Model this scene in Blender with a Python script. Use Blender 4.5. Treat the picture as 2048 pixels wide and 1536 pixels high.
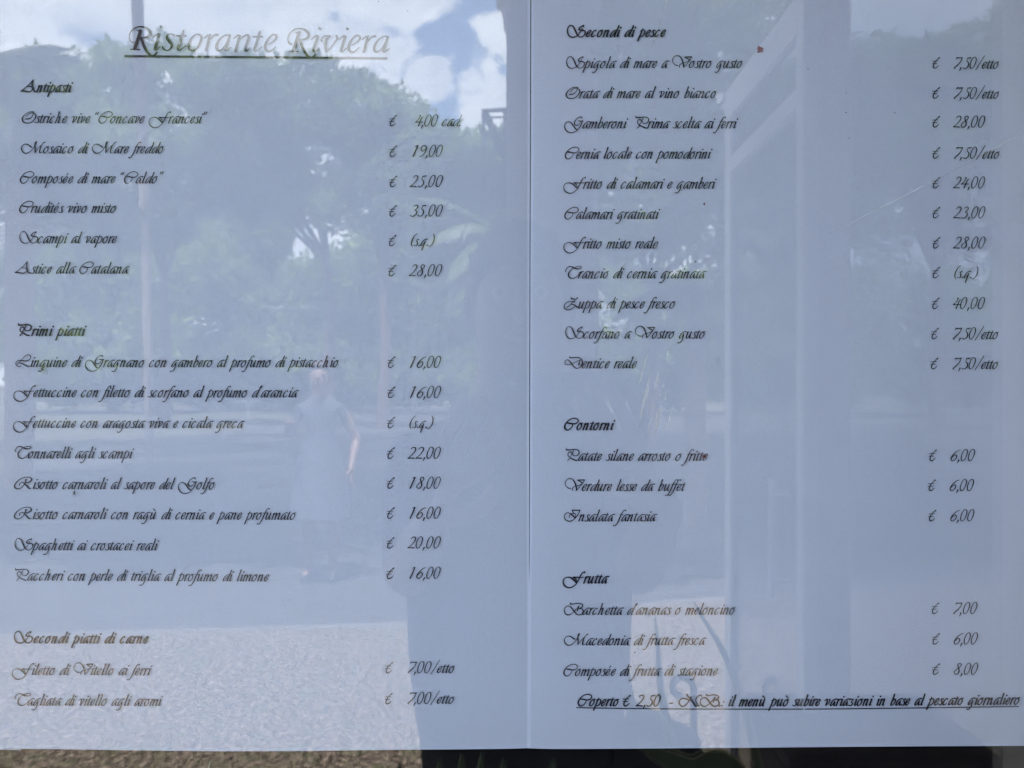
import bpy, bmesh, math, random
import numpy as np
from mathutils import Vector, Matrix
R = math.radians
random.seed(7)
for o in list(bpy.data.objects): bpy.data.objects.remove(o)
SC = bpy.context.scene; COL = SC.collection
# ---------------------------------------------------------------- camera, sky, sun, exposure
F = 1847.0                      # focal length in photo pixels (2048 wide)
CD = 0.5176                     # camera to paper
CZ = 1.45                       # camera height
cam_d = bpy.data.cameras.new("camera"); cam = bpy.data.objects.new("camera", cam_d); COL.objects.link(cam)
cam_d.sensor_width = 36; cam_d.lens = 36*F/2048; cam_d.clip_start = 0.01; cam_d.clip_end = 3000
cam.location = (0, -CD, CZ); cam.rotation_euler = (R(90), 0, 0); SC.camera = cam
cam_d.dof.use_dof = True; cam_d.dof.focus_distance = CD+.0045; cam_d.dof.aperture_fstop = 19     # a phone's 1.7 mm pupil focused on the sheet
SUN_EL, SUN_AZ = 70.0, -14.0      # the sun stands behind the building
SC.view_settings.view_transform = 'Standard'; SC.view_settings.look = 'None'; SC.view_settings.gamma = 1
SC.view_settings.exposure = 2.8
w = bpy.data.worlds.new("World"); SC.world = w; w.use_nodes = True
nt = w.node_tree; nt.nodes.clear()
def wn(t, **k):
    n = nt.nodes.new(t)
    for a, b in k.items(): setattr(n, a, b)
    return n
sky = wn('ShaderNodeTexSky', sky_type='NISHITA', sun_disc=False, sun_elevation=R(SUN_EL), sun_rotation=R(SUN_AZ), air_density=1.0, dust_density=1.2)
tc = wn('ShaderNodeTexCoord'); sep = wn('ShaderNodeSeparateXYZ'); nt.links.new(tc.outputs['Generated'], sep.inputs[0])
def wm(op, a, b=None, c=None):
    n = wn('ShaderNodeMath', operation=op)
    for i, v in enumerate((a, b, c)):
        if v is None: continue
        if isinstance(v, (int, float)): n.inputs[i].default_value = v
        else: nt.links.new(v, n.inputs[i])
    return n.outputs[0]
dx, dy, dz = sep.outputs
horiz = wm('SQRT', wm('ADD', wm('MULTIPLY', dx, dx), wm('MULTIPLY', dy, dy)))
hh = wm('MAXIMUM', horiz, 0.05)
az = wm('ARCTAN2', dx, wm('MULTIPLY', dy, -1.0)); el = wm('ARCTAN2', dz, hh)
cv = wn('ShaderNodeCombineXYZ'); nt.links.new(az, cv.inputs[0]); nt.links.new(wm('MULTIPLY', el, 1.5), cv.inputs[1])
n1 = wn('ShaderNodeTexNoise'); n1.inputs['Scale'].default_value = 8.5; n1.inputs['Detail'].default_value = 9; n1.inputs['Roughness'].default_value = 0.6; n1.inputs['Distortion'].default_value = 0.25
nt.links.new(cv.outputs[0], n1.inputs['Vector'])
n2 = wn('ShaderNodeTexNoise'); n2.inputs['Scale'].default_value = 9.0; n2.inputs['Detail'].default_value = 8; n2.inputs['Roughness'].default_value = .6
mp = wn('ShaderNodeMapping'); mp.inputs['Location'].default_value = (3.1, 1.7, 0.4); nt.links.new(cv.outputs[0], mp.inputs[0]); nt.links.new(mp.outputs[0], n2.inputs['Vector'])
# a rift of blue between the cloud banks, slanting down to the right
rift = wm('ABSOLUTE', wm('ADD', wm('ADD', az, wm('MULTIPLY', wm('SUBTRACT', el, 0.32), -0.33)), wm('MULTIPLY_ADD', n2.outputs['Fac'], 0.2, -0.036)))
riftm = wm('SUBTRACT', 1.0, wm('MINIMUM', wm('DIVIDE', rift, 0.06), 1.0))
dens = wm('SUBTRACT', wm('ADD', n1.outputs['Fac'], 0.12), wm('MULTIPLY', riftm, 0.21))
cr = wn('ShaderNodeMapRange'); cr.interpolation_type = 'SMOOTHSTEP'; cr.inputs['From Min'].default_value = 0.44; cr.inputs['From Max'].default_value = 0.55
nt.links.new(dens, cr.inputs['Value'])
ccol = wn('ShaderNodeMix', data_type='RGBA'); cmr = wn('ShaderNodeMapRange'); cmr.inputs['From Min'].default_value = .36; cmr.inputs['From Max'].default_value = .6
nt.links.new(n2.outputs['Fac'], cmr.inputs['Value']); nt.links.new(cmr.outputs[0], ccol.inputs['Factor'])
ccol.inputs['A'].default_value = (4.3, 4.7, 5.3, 1); ccol.inputs['B'].default_value = (7.3, 7.5, 7.5, 1)
mixs = wn('ShaderNodeMix', data_type='RGBA'); nt.links.new(cr.outputs[0], mixs.inputs['Factor'])
nt.links.new(sky.outputs[0], mixs.inputs['A']); nt.links.new(ccol.outputs['Result'], mixs.inputs['B'])
bg = wn('ShaderNodeBackground'); bg.inputs['Strength'].default_value = 0.1; nt.links.new(mixs.outputs['Result'], bg.inputs['Color'])
wo = wn('ShaderNodeOutputWorld'); nt.links.new(bg.outputs[0], wo.inputs['Surface'])
sl = bpy.data.lights.new("sun", 'SUN'); sl.energy = 5.0; sl.angle = R(0.5); sl.color = (1, .96, .89)
so = bpy.data.objects.new("sun", sl); COL.objects.link(so)
sdir = Vector((math.sin(R(SUN_AZ))*math.cos(R(SUN_EL)), math.cos(R(SUN_AZ))*math.cos(R(SUN_EL)), math.sin(R(SUN_EL))))
so.rotation_euler = sdir.to_track_quat('Z', 'Y').to_euler(); so.location = (0, 10, 30)

# ---------------------------------------------------------------- helpers
def tag(o, label=None, cat=None, group=None, kind=None):
    for k, v in (('label', label), ('category', cat), ('group', group), ('kind', kind)):
        if v: o[k] = v
    return o
def mat(name, col, rough=.6, metal=0, noise=0, nscale=20, bump=0, bscale=60, col2=None, spec=.5, coord='Object', detail=4):
    m = bpy.data.materials.new(name); m.use_nodes = True; t = m.node_tree; b = t.nodes['Principled BSDF']
    b.inputs['Roughness'].default_value = rough; b.inputs['Metallic'].default_value = metal; b.inputs['Specular IOR Level'].default_value = spec
    b.inputs['Base Color'].default_value = (*col, 1)
    tcn = t.nodes.new('ShaderNodeTexCoord')
    if noise or col2:
        n = t.nodes.new('ShaderNodeTexNoise'); n.inputs['Scale'].default_value = nscale; n.inputs['Detail'].default_value = detail
        t.links.new(tcn.outputs[coord], n.inputs['Vector'])
        r = t.nodes.new('ShaderNodeMapRange'); r.inputs['From Min'].default_value = .3; r.inputs['From Max'].default_value = .7
        t.links.new(n.outputs['Fac'], r.inputs['Value'])
        mx = t.nodes.new('ShaderNodeMix'); mx.data_type = 'RGBA'
        c2 = col2 or tuple(c*(1-noise) for c in col)
        mx.inputs['A'].default_value = (*col, 1); mx.inputs['B'].default_value = (*c2, 1)
        t.links.new(r.outputs[0], mx.inputs['Factor']); t.links.new(mx.outputs['Result'], b.inputs['Base Color'])
    if bump:
        n = t.nodes.new('ShaderNodeTexNoise'); n.inputs['Scale'].default_value = bscale; n.inputs['Detail'].default_value = 5
        t.links.new(tcn.outputs[coord], n.inputs['Vector'])
        bp = t.nodes.new('ShaderNodeBump'); bp.inputs['Strength'].default_value = bump; bp.inputs['Distance'].default_value = .01
        t.links.new(n.outputs['Fac'], bp.inputs['Height']); t.links.new(bp.outputs[0], b.inputs['Normal'])
    return m
def foliage(name, c1, c2, nscale):
    m = mat(name, c1, .8, col2=c2, nscale=nscale, spec=.2); t = m.node_tree; b = t.nodes['Principled BSDF']; o = t.nodes['Material Output']
    tl = t.nodes.new('ShaderNodeBsdfTranslucent'); mx = t.nodes.new('ShaderNodeMixShader'); mx.inputs[0].default_value = .42
    src = b.inputs['Base Color'].links[0].from_socket; t.links.new(src, tl.inputs['Color'])
    t.links.new(b.outputs[0], mx.inputs[1]); t.links.new(tl.outputs[0], mx.inputs[2]); t.links.new(mx.outputs[0], o.inputs['Surface']); return m
def glassmat(name, tint=(1,1,1), gain=1.0):
    m = bpy.data.materials.new(name); m.use_nodes = True; t = m.node_tree; t.nodes.clear()
    o = t.nodes.new('ShaderNodeOutputMaterial'); mx = t.nodes.new('ShaderNodeMixShader'); tr = t.nodes.new('ShaderNodeBsdfTransparent'); gl = t.nodes.new('ShaderNodeBsdfGlossy')
    gl.inputs['Roughness'].default_value = 0.0; gl.inputs['Color'].default_value = (1,1,1,1); tr.inputs['Color'].default_value = (*tint, 1)
    ge = t.nodes.new('ShaderNodeNewGeometry'); fr = t.nodes.new('ShaderNodeFresnel')
    ior = t.nodes.new('ShaderNodeMapRange'); ior.inputs['To Min'].default_value = gain; ior.inputs['To Max'].default_value = 1/gain
    t.links.new(ge.outputs['Backfacing'], ior.inputs['Value']); t.links.new(ior.outputs[0], fr.inputs['IOR'])
    t.links.new(fr.outputs[0], mx.inputs[0]); t.links.new(tr.outputs[0], mx.inputs[1]); t.links.new(gl.outputs[0], mx.inputs[2]); t.links.new(mx.outputs[0], o.inputs['Surface'])
    return m
def mesh_obj(name, verts, faces, m=None, parent=None, smooth=False, mats=None, fmat=None):
    me = bpy.data.meshes.new(name)
    v = np.asarray(verts, dtype=np.float32)
    if isinstance(faces, np.ndarray):
        k = faces.shape[1]; me.vertices.add(len(v)); me.vertices.foreach_set('co', v.ravel())
        me.loops.add(faces.size); me.loops.foreach_set('vertex_index', faces.ravel().astype(np.int32))
        me.polygons.add(len(faces)); me.polygons.foreach_set('loop_start', np.arange(0, faces.size, k, dtype=np.int32))
        me.update(calc_edges=True); me.validate()
    else:
        me.from_pydata([tuple(map(float, p)) for p in v], [], faces); me.update()
    for mm in (mats or ([m] if m else [])): me.materials.append(mm)
    if fmat is not None: me.polygons.foreach_set('material_index', np.asarray(fmat, dtype=np.int32))
    if smooth: me.polygons.foreach_set('use_smooth', [True]*len(me.polygons))
    o = bpy.data.objects.new(name, me); COL.objects.link(o)
    if parent: o.parent = parent
    return o
def empty(name, loc, label, cat, group=None, kind=None):
    o = bpy.data.objects.new(name, None); o.location = loc; o.empty_display_size = .1; COL.objects.link(o); tag(o, label, cat, group, kind); return o
def bm_obj(name, bm, m=None, parent=None, smooth=False):
    me = bpy.data.meshes.new(name); bm.normal_update(); bm.to_mesh(me); bm.free()
    if m: me.materials.append(m)
    if smooth: me.polygons.foreach_set('use_smooth', [True]*len(me.polygons))
    o = bpy.data.objects.new(name, me); COL.objects.link(o)
    if parent: o.parent = parent
    return o
def box(bm, x0, x1, y0, y1, z0, z1, bev=0):
    r = bmesh.ops.create_cube(bm, size=1)['verts']
    for v in r: v.co = Vector(((x0+x1)/2+v.co.x*(x1-x0), (y0+y1)/2+v.co.y*(y1-y0), (z0+z1)/2+v.co.z*(z1-z0)))
    if bev: bmesh.ops.bevel(bm, geom=list({e for v in r for e in v.link_edges}), offset=bev, segments=2, affect='EDGES')
def boxo(name, b, m, parent=None, bev=0):
    bm = bmesh.new(); box(bm, *b, bev=bev); return bm_obj(name, bm, m, parent)
def tube(bm, pts, rad, seg=8, caps=True):
    pts = [Vector(p) for p in pts]; n = len(pts)
    rad = rad if isinstance(rad, (list, tuple)) else [rad]*n
    rings = []; ref = None
    for i, p in enumerate(pts):
        d = (pts[min(i+1, n-1)]-pts[max(i-1, 0)]).normalized()
        if ref is None: ref = d.orthogonal().normalized()
        ref = (ref-d*ref.dot(d)).normalized(); b = d.cross(ref)
        rings.append([bm.verts.new(p+(ref*math.cos(2*math.pi*k/seg)+b*math.sin(2*math.pi*k/seg))*rad[i]) for k in range(seg)])
    for a, c in zip(rings, rings[1:]):
        for k in range(seg): bm.faces.new((a[k], a[(k+1)%seg], c[(k+1)%seg], c[k]))
    if caps: bm.faces.new(rings[0][::-1]); bm.faces.new(rings[-1])
def at(px, py, D, dz=0):
    """a point seen in the glass at photo pixel (px,py), D metres along the folded line of sight"""
    return Vector(((px-1024)/F*D, -(D-CD), CZ-(py-768)/F*D+dz))

# ---- lettering: pen strokes "x,y,width ..." in units of one photo pixel on the sheet, baseline y=0; strokes split by '|'
G = {
'a':(14.0,"15,13.1,.8 13,13.6,1.6 9.5,13.2,1.3 5.5,10.5,1.3 2,5.5,1.8 .4,1.8,2 1.2,.3,1.5 3,.9,1.1 6.5,5,.8 9.6,10.3,.8|9.6,10,1 8.4,5,2.2 7.6,1.4,2.3 8.3,.4,1.5 10.3,1.6,.5"),
'b':(12.0,"6.9,20.8,.7 9,23,1.6|9,23,1.3 8,20,2 1.6,3,2.2 .9,1,1.8 2.8,.2,1.2 6.5,2.6,1 9.6,7.5,1.5 10.4,11.6,2 9,12.8,1.6 6.5,11,.9 3.6,7,.6"),
'c':(10.5,"9.3,11.4,1.5 9,13.2,1.6 6.3,12.4,1 3,8.5,1.6 .8,4,2.2 .8,1.2,2.1 2.6,.2,1.4 5.3,1.8,.7 7.6,4,.5"),
'd':(14.3,"15.2,13.2,.9 10.5,13,1.1 5.8,10.4,1.2 2,5.5,1.8 .4,1.8,2 1.3,.3,1.5 3,.9,1.1 6.8,5,.8 10.4,10.4,.8|16,20.3,.7 18,22.5,1.5|18,22.5,1.2 16.6,19.3,2 12.5,10,2 9.6,4.5,2.2 8.3,1.2,2.2 9,.4,1.4 11,1.6,.5"),
'e':(10.4,"1.4,5,.9 5,7,1 8.2,9.6,1.2 9.3,12.2,1.6 7.8,13.4,1.2 4.5,11.2,1.2 1.6,6.5,2 .6,2.5,2.2 1.8,.4,1.7 4.2,1.2,.9 6.8,4,.6 8,5.8,.5"),
'f':(6.0,"15,20.6,1.8 13.8,22.3,1.4 10.5,20.8,1.1 6.5,14.5,1.7 3,6.5,2.1 0,0,2 -3.2,-5.5,1.5 -6.5,-9,1.4 -9.8,-8.4,1.7|2.8,12.6,.7 7,13.2,1.1 10.5,13.6,.8"),
'g':(13.8,"15,13.1,.8 13,13.6,1.6 9.5,13.2,1.3 5.5,10.5,1.3 2,5.5,1.8 .4,1.8,2 1.2,.3,1.5 3,.9,1.1 6.5,5,.8 9.6,10.3,.8|9.6,10,1 8.4,5,2.1 7.4,.5,2 5.6,-4,1.6 2.5,-7.8,1.4 -.6,-9,1.6 -3,-7.7,1.5"),
'h':(13.0,"6.9,20.8,.7 9,23,1.5|9,23,1.3 8,20,2 4,9,2 0,0,2|1.6,5,.7 5.5,10.5,1 9.3,13.2,1.7 9.5,11.3,2.2 7.3,5,2.3 6,1.2,2.1 7,.4,1.2 9,2,.5"),
'i':(7.5,"2.8,11.2,.7 5.4,13.3,1.6|5.4,13.3,1.6 3.4,8,2.2 1.2,2,2.2 1,.6,1.7 2.4,.8,.8 4.2,2.4,.5|7.6,17.9,2.5 8.5,18.7,2.5"),
'I':(30.0,"15.8,21.8,1.8 24,21.9,1.8 32,21.8,1.8|31,21.4,1.2 28,14,1.5 22,6,1.3 15,.8,1.6 8,.2,2 2,4,1.6 .3,10,1.2 3.8,15.8,1.1 9.5,16.6,1.4 15.5,12.4,2.3 21.5,7,2.3|15.8,21.4,1.2 18.5,17,1.1 22.5,14,1 23,9.5,1 21.5,7,1|10.2,7,1.3 11,12,1.1 15,15.3,1.1 20,15.4,1"),
'l':(7.2,"6.9,20.8,.7 9.2,23.2,1.5|9.2,23.2,1.3 8.1,20,2 4.5,10.5,2.1 1.3,2.2,2.2 1,.7,1.8 2.6,.8,.8 4.4,2.4,.5"),
'm':(19.5,"2.5,11,.7 5.2,13.4,1.5|5.2,13.4,1.5 2.6,7,2 0,0,2|1.6,5,.7 5,10,1 9,13.2,1.6 9.3,11.3,2.1 7.3,5.5,2.1 5.6,.2,2|7.4,5,.7 11.2,10.2,1 15.6,13.2,1.7 15.9,11.3,2.2 13.6,5,2.3 12.2,1.2,2.1 13.2,.4,1.2 15.2,2,.5"),
'n':(13.0,"2.5,11,.7 5.2,13.4,1.5|5.2,13.4,1.5 2.6,7,2 0,0,2|1.6,5,.7 5.5,10.5,1 9.6,13.2,1.7 9.9,11.3,2.2 7.6,5,2.3 6.2,1.2,2.1 7.2,.4,1.2 9.2,2,.5"),
'o':(11.6,"7.5,13.2,1.2 3.8,10.5,1.3 1,5.5,2 .6,1.8,2.1 2.4,.2,1.5 6,2,1 9,7,1.6 9.4,11,1.8 7.5,13.2,1.2|7,11,.8 9.2,13.3,1.3 11.8,13.8,.8"),
'p':(13.0,"7.2,16.6,.5 5.4,12.5,1.5 .2,0,2 -3.4,-8.7,2.2|2,10.8,.8 5.5,13,1.2 9.2,13.2,1.2 11,11,1.8 10.3,7,2 7.5,2.4,1.4 4,.3,1.1 1.4,1.2,.8"),
'q':(12.5,"14.4,13.1,.8 12.6,13.6,1.6 9.5,13.2,1.3 5.5,10.5,1.3 2,5.5,1.8 .4,1.8,2 1.2,.3,1.5 3,.9,1.1 6.5,5,.8 9.6,10.3,.8|9.6,10,1 7.8,4.5,2.1 4.5,-3.5,2.1 2.4,-8.8,1.8"),
'r':(8.6,"2.5,11,.7 5.2,13.4,1.5|5.2,13.4,1.5 2.6,7,2.1 0,0,2|1.7,5,.7 4.8,10,1 8,13.1,1.5 10.3,13.3,1.7"),
's':(8.8,"8.4,11.6,1.5 7.8,13.3,1.2 5.6,12.7,1.2 4.5,10.4,1.8 5.6,6.5,2.2 5.4,2.8,2.1 3.2,.5,1.4 .6,.5,1.1 -1.3,2,1.3"),
't':(7.6,"6.9,17,.6 5.2,12.5,1.9 2.2,5,2.2 1,1.3,2.1 2.2,.5,1.2 4.4,2.4,.5|1.5,13,.8 5,13.2,1 8.8,13.3,.8"),
'u':(13.2,"2.6,11.2,.7 5,13.4,1.6|5,13.4,1.6 3.3,9,2.2 1.2,3,2.2 1.3,.8,1.9 3,.6,1.2 6.6,5,.7 10.6,12,.7|11.5,13.6,1.8 8.9,7,2.2 7.1,1.2,2.1 8.2,.6,1.2 10.4,2.2,.5"),
'v':(11.4,"-.2,10.2,.6 2.6,12.6,1 5,13.2,1.8 4.8,9,2.1 2.6,2.5,2.2 1.9,.3,1.2|1.9,.3,1.2 6,4.3,1 9.8,9.3,1.4 10.2,12.2,1.8 8,13.4,1.2"),
'z':(11.0,"2,11,.9 3.6,13.2,1.8 8,12.3,1.4 9.8,13.4,1|9.4,12.8,.9 4.5,7.2,.9|4.5,7.2,.9 7,6.3,1.6 7,3,2 4,.2,1.3 0,1,1.5"),
'A':(32.2,"25.2,24.4,.9 18,16,1 9,8,1 .8,1.8,1.2|.6,1.6,1.6 7,2.2,2.3 14,.7,2.1 19.5,1.3,1.5 23.4,5,1.2 23,9,1.1 19,11.4,1 14.8,11,1.3|24.8,24,1.2 23.6,16,2.2 24.8,8,2.6 27.6,1.6,2.4 29.8,.8,1.6 32.5,2.6,.7"),
'B':(37.5,"12,24.3,1.3 12.4,21.6,1.6|12.4,21.4,2.2 19,21.6,1.7 26,23,1.6 33.5,22,1.8 37,18.5,2 34.6,14.6,1.6 28.5,12.8,1.1|28.5,12.8,1 35,12,1.6 38,7,2.2 35.6,2,1.8 30,-.2,1.4 24,2,2 18,9.5,2.4 12.5,16,2 7,17.6,1.1 2,14,1.1 .3,7.5,1.6 3,1.6,1.9 9,-.4,1.4 16,3,1 24,11,1 29.5,18,1.1|29.6,18.3,1.6 27.6,12,1.8 26.2,7.6,1.8"),
'C':(23.0,"5.6,13.6,1.8 10,13.2,2.3 16,12,2 22,12.5,1.4 26.2,15.8,1.3 27,19.3,1.4 24,22.4,1.3 19,23.3,1.2 12.5,21.6,1.1 6,17,1.4 1.5,11,2 .2,5.5,2.4 2,1.5,2.2 6,-.4,1.5 11.5,2.4,1.1 15.3,7.5,.9 16,10.5,.8"),
'D':(34.5,"10.2,23.4,1.4 10.4,20.8,1.8|10.6,20.8,2.2 17,21,1.8 24.5,21.8,1.6 31,19.8,1.8 35.2,14,2.2 34.2,7,1.8 29.5,1.6,1.4 23.5,-.2,1.5 18,3.5,2.3 12.8,10.5,2.3 8,16,1.6 3.6,16.4,1.1 .4,12.6,1.2 2,8.4,1.3 7,6.9,1.1 14,8.5,1 22,12.5,1 31,16.6,1|31,16.8,1.2 29.5,12,1.8 28,6.6,2.2 30,7,.8"),
'F':(38.8,"26.8,.6,1.4 24.5,3.4,2.4 20,8,2.4 14,11.6,1.8 7.5,11.8,1 2,8.5,1 .3,3,1.3 2,-3.2,1.9 7.5,-7.8,2 14,-8.8,1.5 21,-6,1.1 27.5,.5,1.1 31.5,8,1.5 35.5,16,1.6 39,21.2,1.2 43.2,22.8,1.4|43.4,23.2,1.8 42.6,20.6,1.3|20.4,12,2.1 27,11.8,1.6 34,11.4,1.1 40.5,12,.9|21,11.4,1 25.6,8,1 27,3.5,1 26.6,.8,.9"),
'G':(36.0,"24.5,-1.2,2 22,-.6,2.4 18,5,2.4 13.5,11,2 8.5,13.6,1.2 3.5,12.2,1 .4,7,1.3 .8,.5,2 5,-5.6,1.9 12.5,-8.4,1.5 20.5,-6.6,1.2 28,-.5,1.3 33,7.5,1.8 35.6,15,1.8|27.6,15.2,1.3 33,14.6,1.8 37,15.4,1.5|34,20.2,1.4 33.6,22.8,1.8 30,23,1.2 24.5,19.6,1.2 20.3,13.5,1.8 19.8,8.6,2 23,6.4,1.6 28,7.6,1.1 32.5,13,.9"),
'L':(29.0,"10.8,2.6,1 7.5,.4,1.2 3,1.8,1.4 .3,6,1.4 2,10.4,1.3 7,13.2,1.6 14,12.4,2 21,12,1.8 27,14.6,1.3 29.7,19,1.3 28.3,23,1.4 23.5,24.3,1.1 17.5,20.8,1 11.5,13.5,1 5,6.5,.9 1.5,2.4,.8|4.5,8,1 9,8,1.8 16,5.2,2.4 22.5,1.5,2.2 26.6,.6,1.6 28,2,.6"),
'M':(42.5,"20.5,11.8,2.4 16.5,15,2.3 11.5,17.8,1.8 6,17.8,1.1 1.2,13.5,1.2 .3,8,1.9 3.5,2.2,2 9.5,-.2,1.5 17.5,3.2,1.1 24,10.8,1 29.5,20,1.2 30.6,23,1.3 28.6,22.9,1.2 27.3,18,2 27.6,9,2.4 27.2,.8,1.6|27.2,.8,1 33,9,.9 38.6,15.5,.9|47.6,22.4,1.9 44,20.5,1.2 39.5,14,1.6 37,6.5,2.3 36.8,1.2,2.2 38.6,.8,1 40.8,2.6,.5"),
'N':(37.5,"18,13.4,2.4 12,15.2,1.8 6,15.6,1.2 1,11.5,1.2 .4,6,1.7 4,.8,1.7 9.5,.4,1.5 15.5,5,1.2 20,12,1.3 24.4,19.4,1.2|15.4,25,1.4 17,20.5,2.2 22,16,2.4 27,9,2.6 31,3,2.2 33.5,-.4,1.5 36.5,3,1.2 34,8.5,1.1 33.5,14,1.2 37.5,20,1.2 43,22.4,1.3 44.8,20,1.6"),
'O':(26.8,"23.8,21.8,1.6 18,22.2,1.4 11,20.4,1.1 5,16,1.4 1,10.5,2.3 .4,5.5,2.5 3.5,1.3,1.9 10,-.5,1.3 17.5,1.2,1.2 24,6.5,1.6 27.4,12.5,2.4 26.5,17,2 22.5,19.6,1|23.8,21.8,1.4 22.6,18,1.2 19.5,12.5,1.2 14.5,8.7,1.6 7.2,7.6,2.1|22.5,19.6,.9 16.5,19.6,1 11.6,16.8,1.1 9.2,12.3,1"),
'P':(24.8,".8,24.5,1.2 1,21.6,1.6|1,21.4,2.3 8,21.4,2 16,22.4,1.7 22.5,21.8,1.6 26.3,18.5,2 25.6,13.6,2 21.5,10,1.4 16,10.2,1.3 13,13.8,1.6 10,17.2,1.8 6.5,17,1.2 4.3,13.4,1.3 5,9,1.4 8.5,7.2,1|15.8,19.8,1.4 12,13,1 8,5.5,1 3.8,0,1.5|7.5,5.2,1.2 11.5,4.6,1.8 16.5,2,2.4 21.5,.4,2 23,1.5,.6"),
'R':(35.2,"22,12.5,1.4 27,12.6,1.8 32,15.4,2.3 34.2,19,2.2 31.5,22.6,1.6 25,23.6,1.2 16.5,22,1 8,17.2,1.2 1.5,9.5,2 .4,4,2.3 4,.4,1.9 10,.4,1.3 16.5,5,1.3 21,11.5,1.8 23.8,18.7,2|20.6,17.6,.9 24.6,19.2,1.5|10.4,6.6,1.4 10.6,10,1.3 14,12.8,1.2 18.5,12,1.8 23,7.5,2.4 28.5,1.6,2.5 31,.4,1.8 33,1.5,.6"),
'S':(36.0,"33,22.4,1.7 29,21.5,1.4 25,18.5,1.6 23.2,15,2.2 27,13.6,2 33,13,1.8 35.8,9.5,1.8 34,4.5,1.4 29.5,.6,1.1 24,.6,1.4 19.5,5,2.2 16,12.5,2.5 12.5,20,2 8,23.6,1.1 3.5,21.8,1 .4,16,1.2 .4,9.5,1.8 3.5,2.8,2 9.5,-.2,1.6 16.5,1.2,1.1 23,6.5,1 27.5,13,.9 30,17.5,.8|33,23.6,1.2 32.2,20,1.6"),
'T':(27.4,".8,12.8,1.6 .8,16.5,1.3 4,21.5,1.2 9,23.8,1.4 14.5,22.4,2.1 20,19.6,2.4 26,18.8,1.8 31,20.6,1.2 31.6,23.4,1.1 27,24,1 20,22.2,1 12.5,18,1.1 7.5,12,2 6.2,6,2.4 8.5,1.6,2.2 14,-.1,1.6 20.5,2,1.1 26,7,1 27.5,11.5,.9"),
'V':(34.0,"10.8,4.6,1.6 6,6,1.3 1.4,10.5,1.1 .4,16,1.2 3.6,22,1.1 9.5,24.6,1.2 15.5,22.4,1.8 20,15,2.5 22.4,6.5,2.4 22.6,.8,1.6|22.6,.8,1 29,8,1 35,15.5,1.1 38.8,22,1.2|24.5,21.6,1.4 31,21.8,1.8 39,22,1.8|25,21.4,1.3 29.5,19,1.8 34,16.5,1.8|14.4,1.2,1.6 14.6,5,1.3 18.5,9,1.1 24.5,10.4,1.1 30.5,12.5,1 35,16,.9"),
'Z':(31.0,"14,22.3,1 15,18.6,1.9|14,19,1.6 17.5,20,1.6 21,17.8,2 25,19,1.8 27.2,21.8,1.8|24,19,1 18,13,1 12,7,1 5.5,1,1.1|22.5,13,1.9 15,13.8,1.2 7,12.6,1 1.4,8,1.2 .4,2.4,1.8 4,-2,1.9 9.5,-2.8,1.6 16,-.4,1.1 22,4.5,1|13.5,7.8,1 17,8.2,1.4 22,6.2,2.2 27,2.4,2.4 31,.4,2"),
'0':(14.6,"9.4,23,.9 5.8,20,1.2 2.2,12.5,1.6 .7,5,1.8 1.7,1,1.6 4.2,0,1.1 8,3.2,1.1 11.7,11,1.6 13.3,18,1.8 12.2,22,1.5 9.4,23,.9"),
'1':(13.5,"4.6,20.4,.8 9.8,22.4,1.4|9.8,22.2,2 5,11,2.3 0,0,2.2"),
'2':(14.3,"6.8,18.2,.9 9.2,21.3,1.1 13,22.3,1.5 15.8,20,2 14.2,14.5,1.7 8.5,7.5,1.1 .3,.7,.9|.3,.8,1.9 6,1,1.4 12.5,.6,1.8"),
'3':(14.3,"7,19.3,.9 9.5,21.8,1.2 13.5,22,1.6 14.8,19,1.9 12,14.5,1.3 8.3,12,.9|8.3,12,.9 12,10.8,1.4 12.6,6.5,2 8.5,1.3,1.4 3,-.2,1.2 .3,2,1.6"),
'4':(14.3,"8,20.5,.7 10.6,21.6,1.5 8.5,16.5,1.2 4.5,11.5,1 .5,8.3,1|.5,8.2,1.7 8,8.4,1.3 14.8,8.3,1.6|16.5,18,.8 14,17.3,1.2 11.5,13.5,1.6 8,5,2 5.8,0,2"),
'5':(14.3,"9.6,21.2,1.4 12.5,21,1.7 16.2,21.8,1.9|9.6,21,1 7.6,14.3,1|7.6,14.3,1 10.6,12,1.8 11.2,7,2.2 8,1.8,1.5 3.6,-.2,1.2 .3,1.6,1.6"),
'6':(14.0,"18.7,21.6,.8 13,19.5,1.1 6,13.5,1.6 1.6,7,2 .8,2.5,2 3.5,0,1.5 8.3,2.2,1.2 11.8,7.5,1.8 11,11,1.8 7.5,11.3,1.2 2.8,6.6,.8"),
'7':(12.5,"4.8,18.5,1 6,21.6,1.4|6,21.4,2 11,21.2,1.5 17.2,21.6,1.8|17.2,21.6,1.2 13,13,1.4 6,5.6,2 1.2,1.8,1.4 .4,.3,1.4 2.6,-.4,1.2"),
'8':(13.6,"15,19.6,1.6 12.5,22.5,1.2 9,21,1.3 7.8,17.5,1.8 10,12,2.2 10.2,5,2.1 6,.3,1.4 1.6,1.4,1.4 .8,5,1.4 5,10,1.1 12,15,1 15,19.6,1.3"),
'9':(14.3,"14.2,17.5,.9 10.5,12.6,1.1 6.8,11,1.4 4.2,13.5,1.8 4.6,18.5,1.6 9,22,1.3 13.2,21,1.8 14.6,17,2.1 12.5,10,1.8 7.5,3.3,1.2 0,-.8,.8"),
'€':(16.0,"13.6,21.6,1.8 11,19.8,1.1 6.3,15,1.1 2,8.5,1.6 .8,3,1.9 2.8,.4,1.8 6.2,.8,1.4 9.4,3.4,1.1 11.5,6,.9|13.6,21.8,1.8 12.4,19.4,1.2|-.6,14.2,.9 10.8,14.6,.9|-1.2,9.2,.9 8.8,9.4,.9"),
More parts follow.
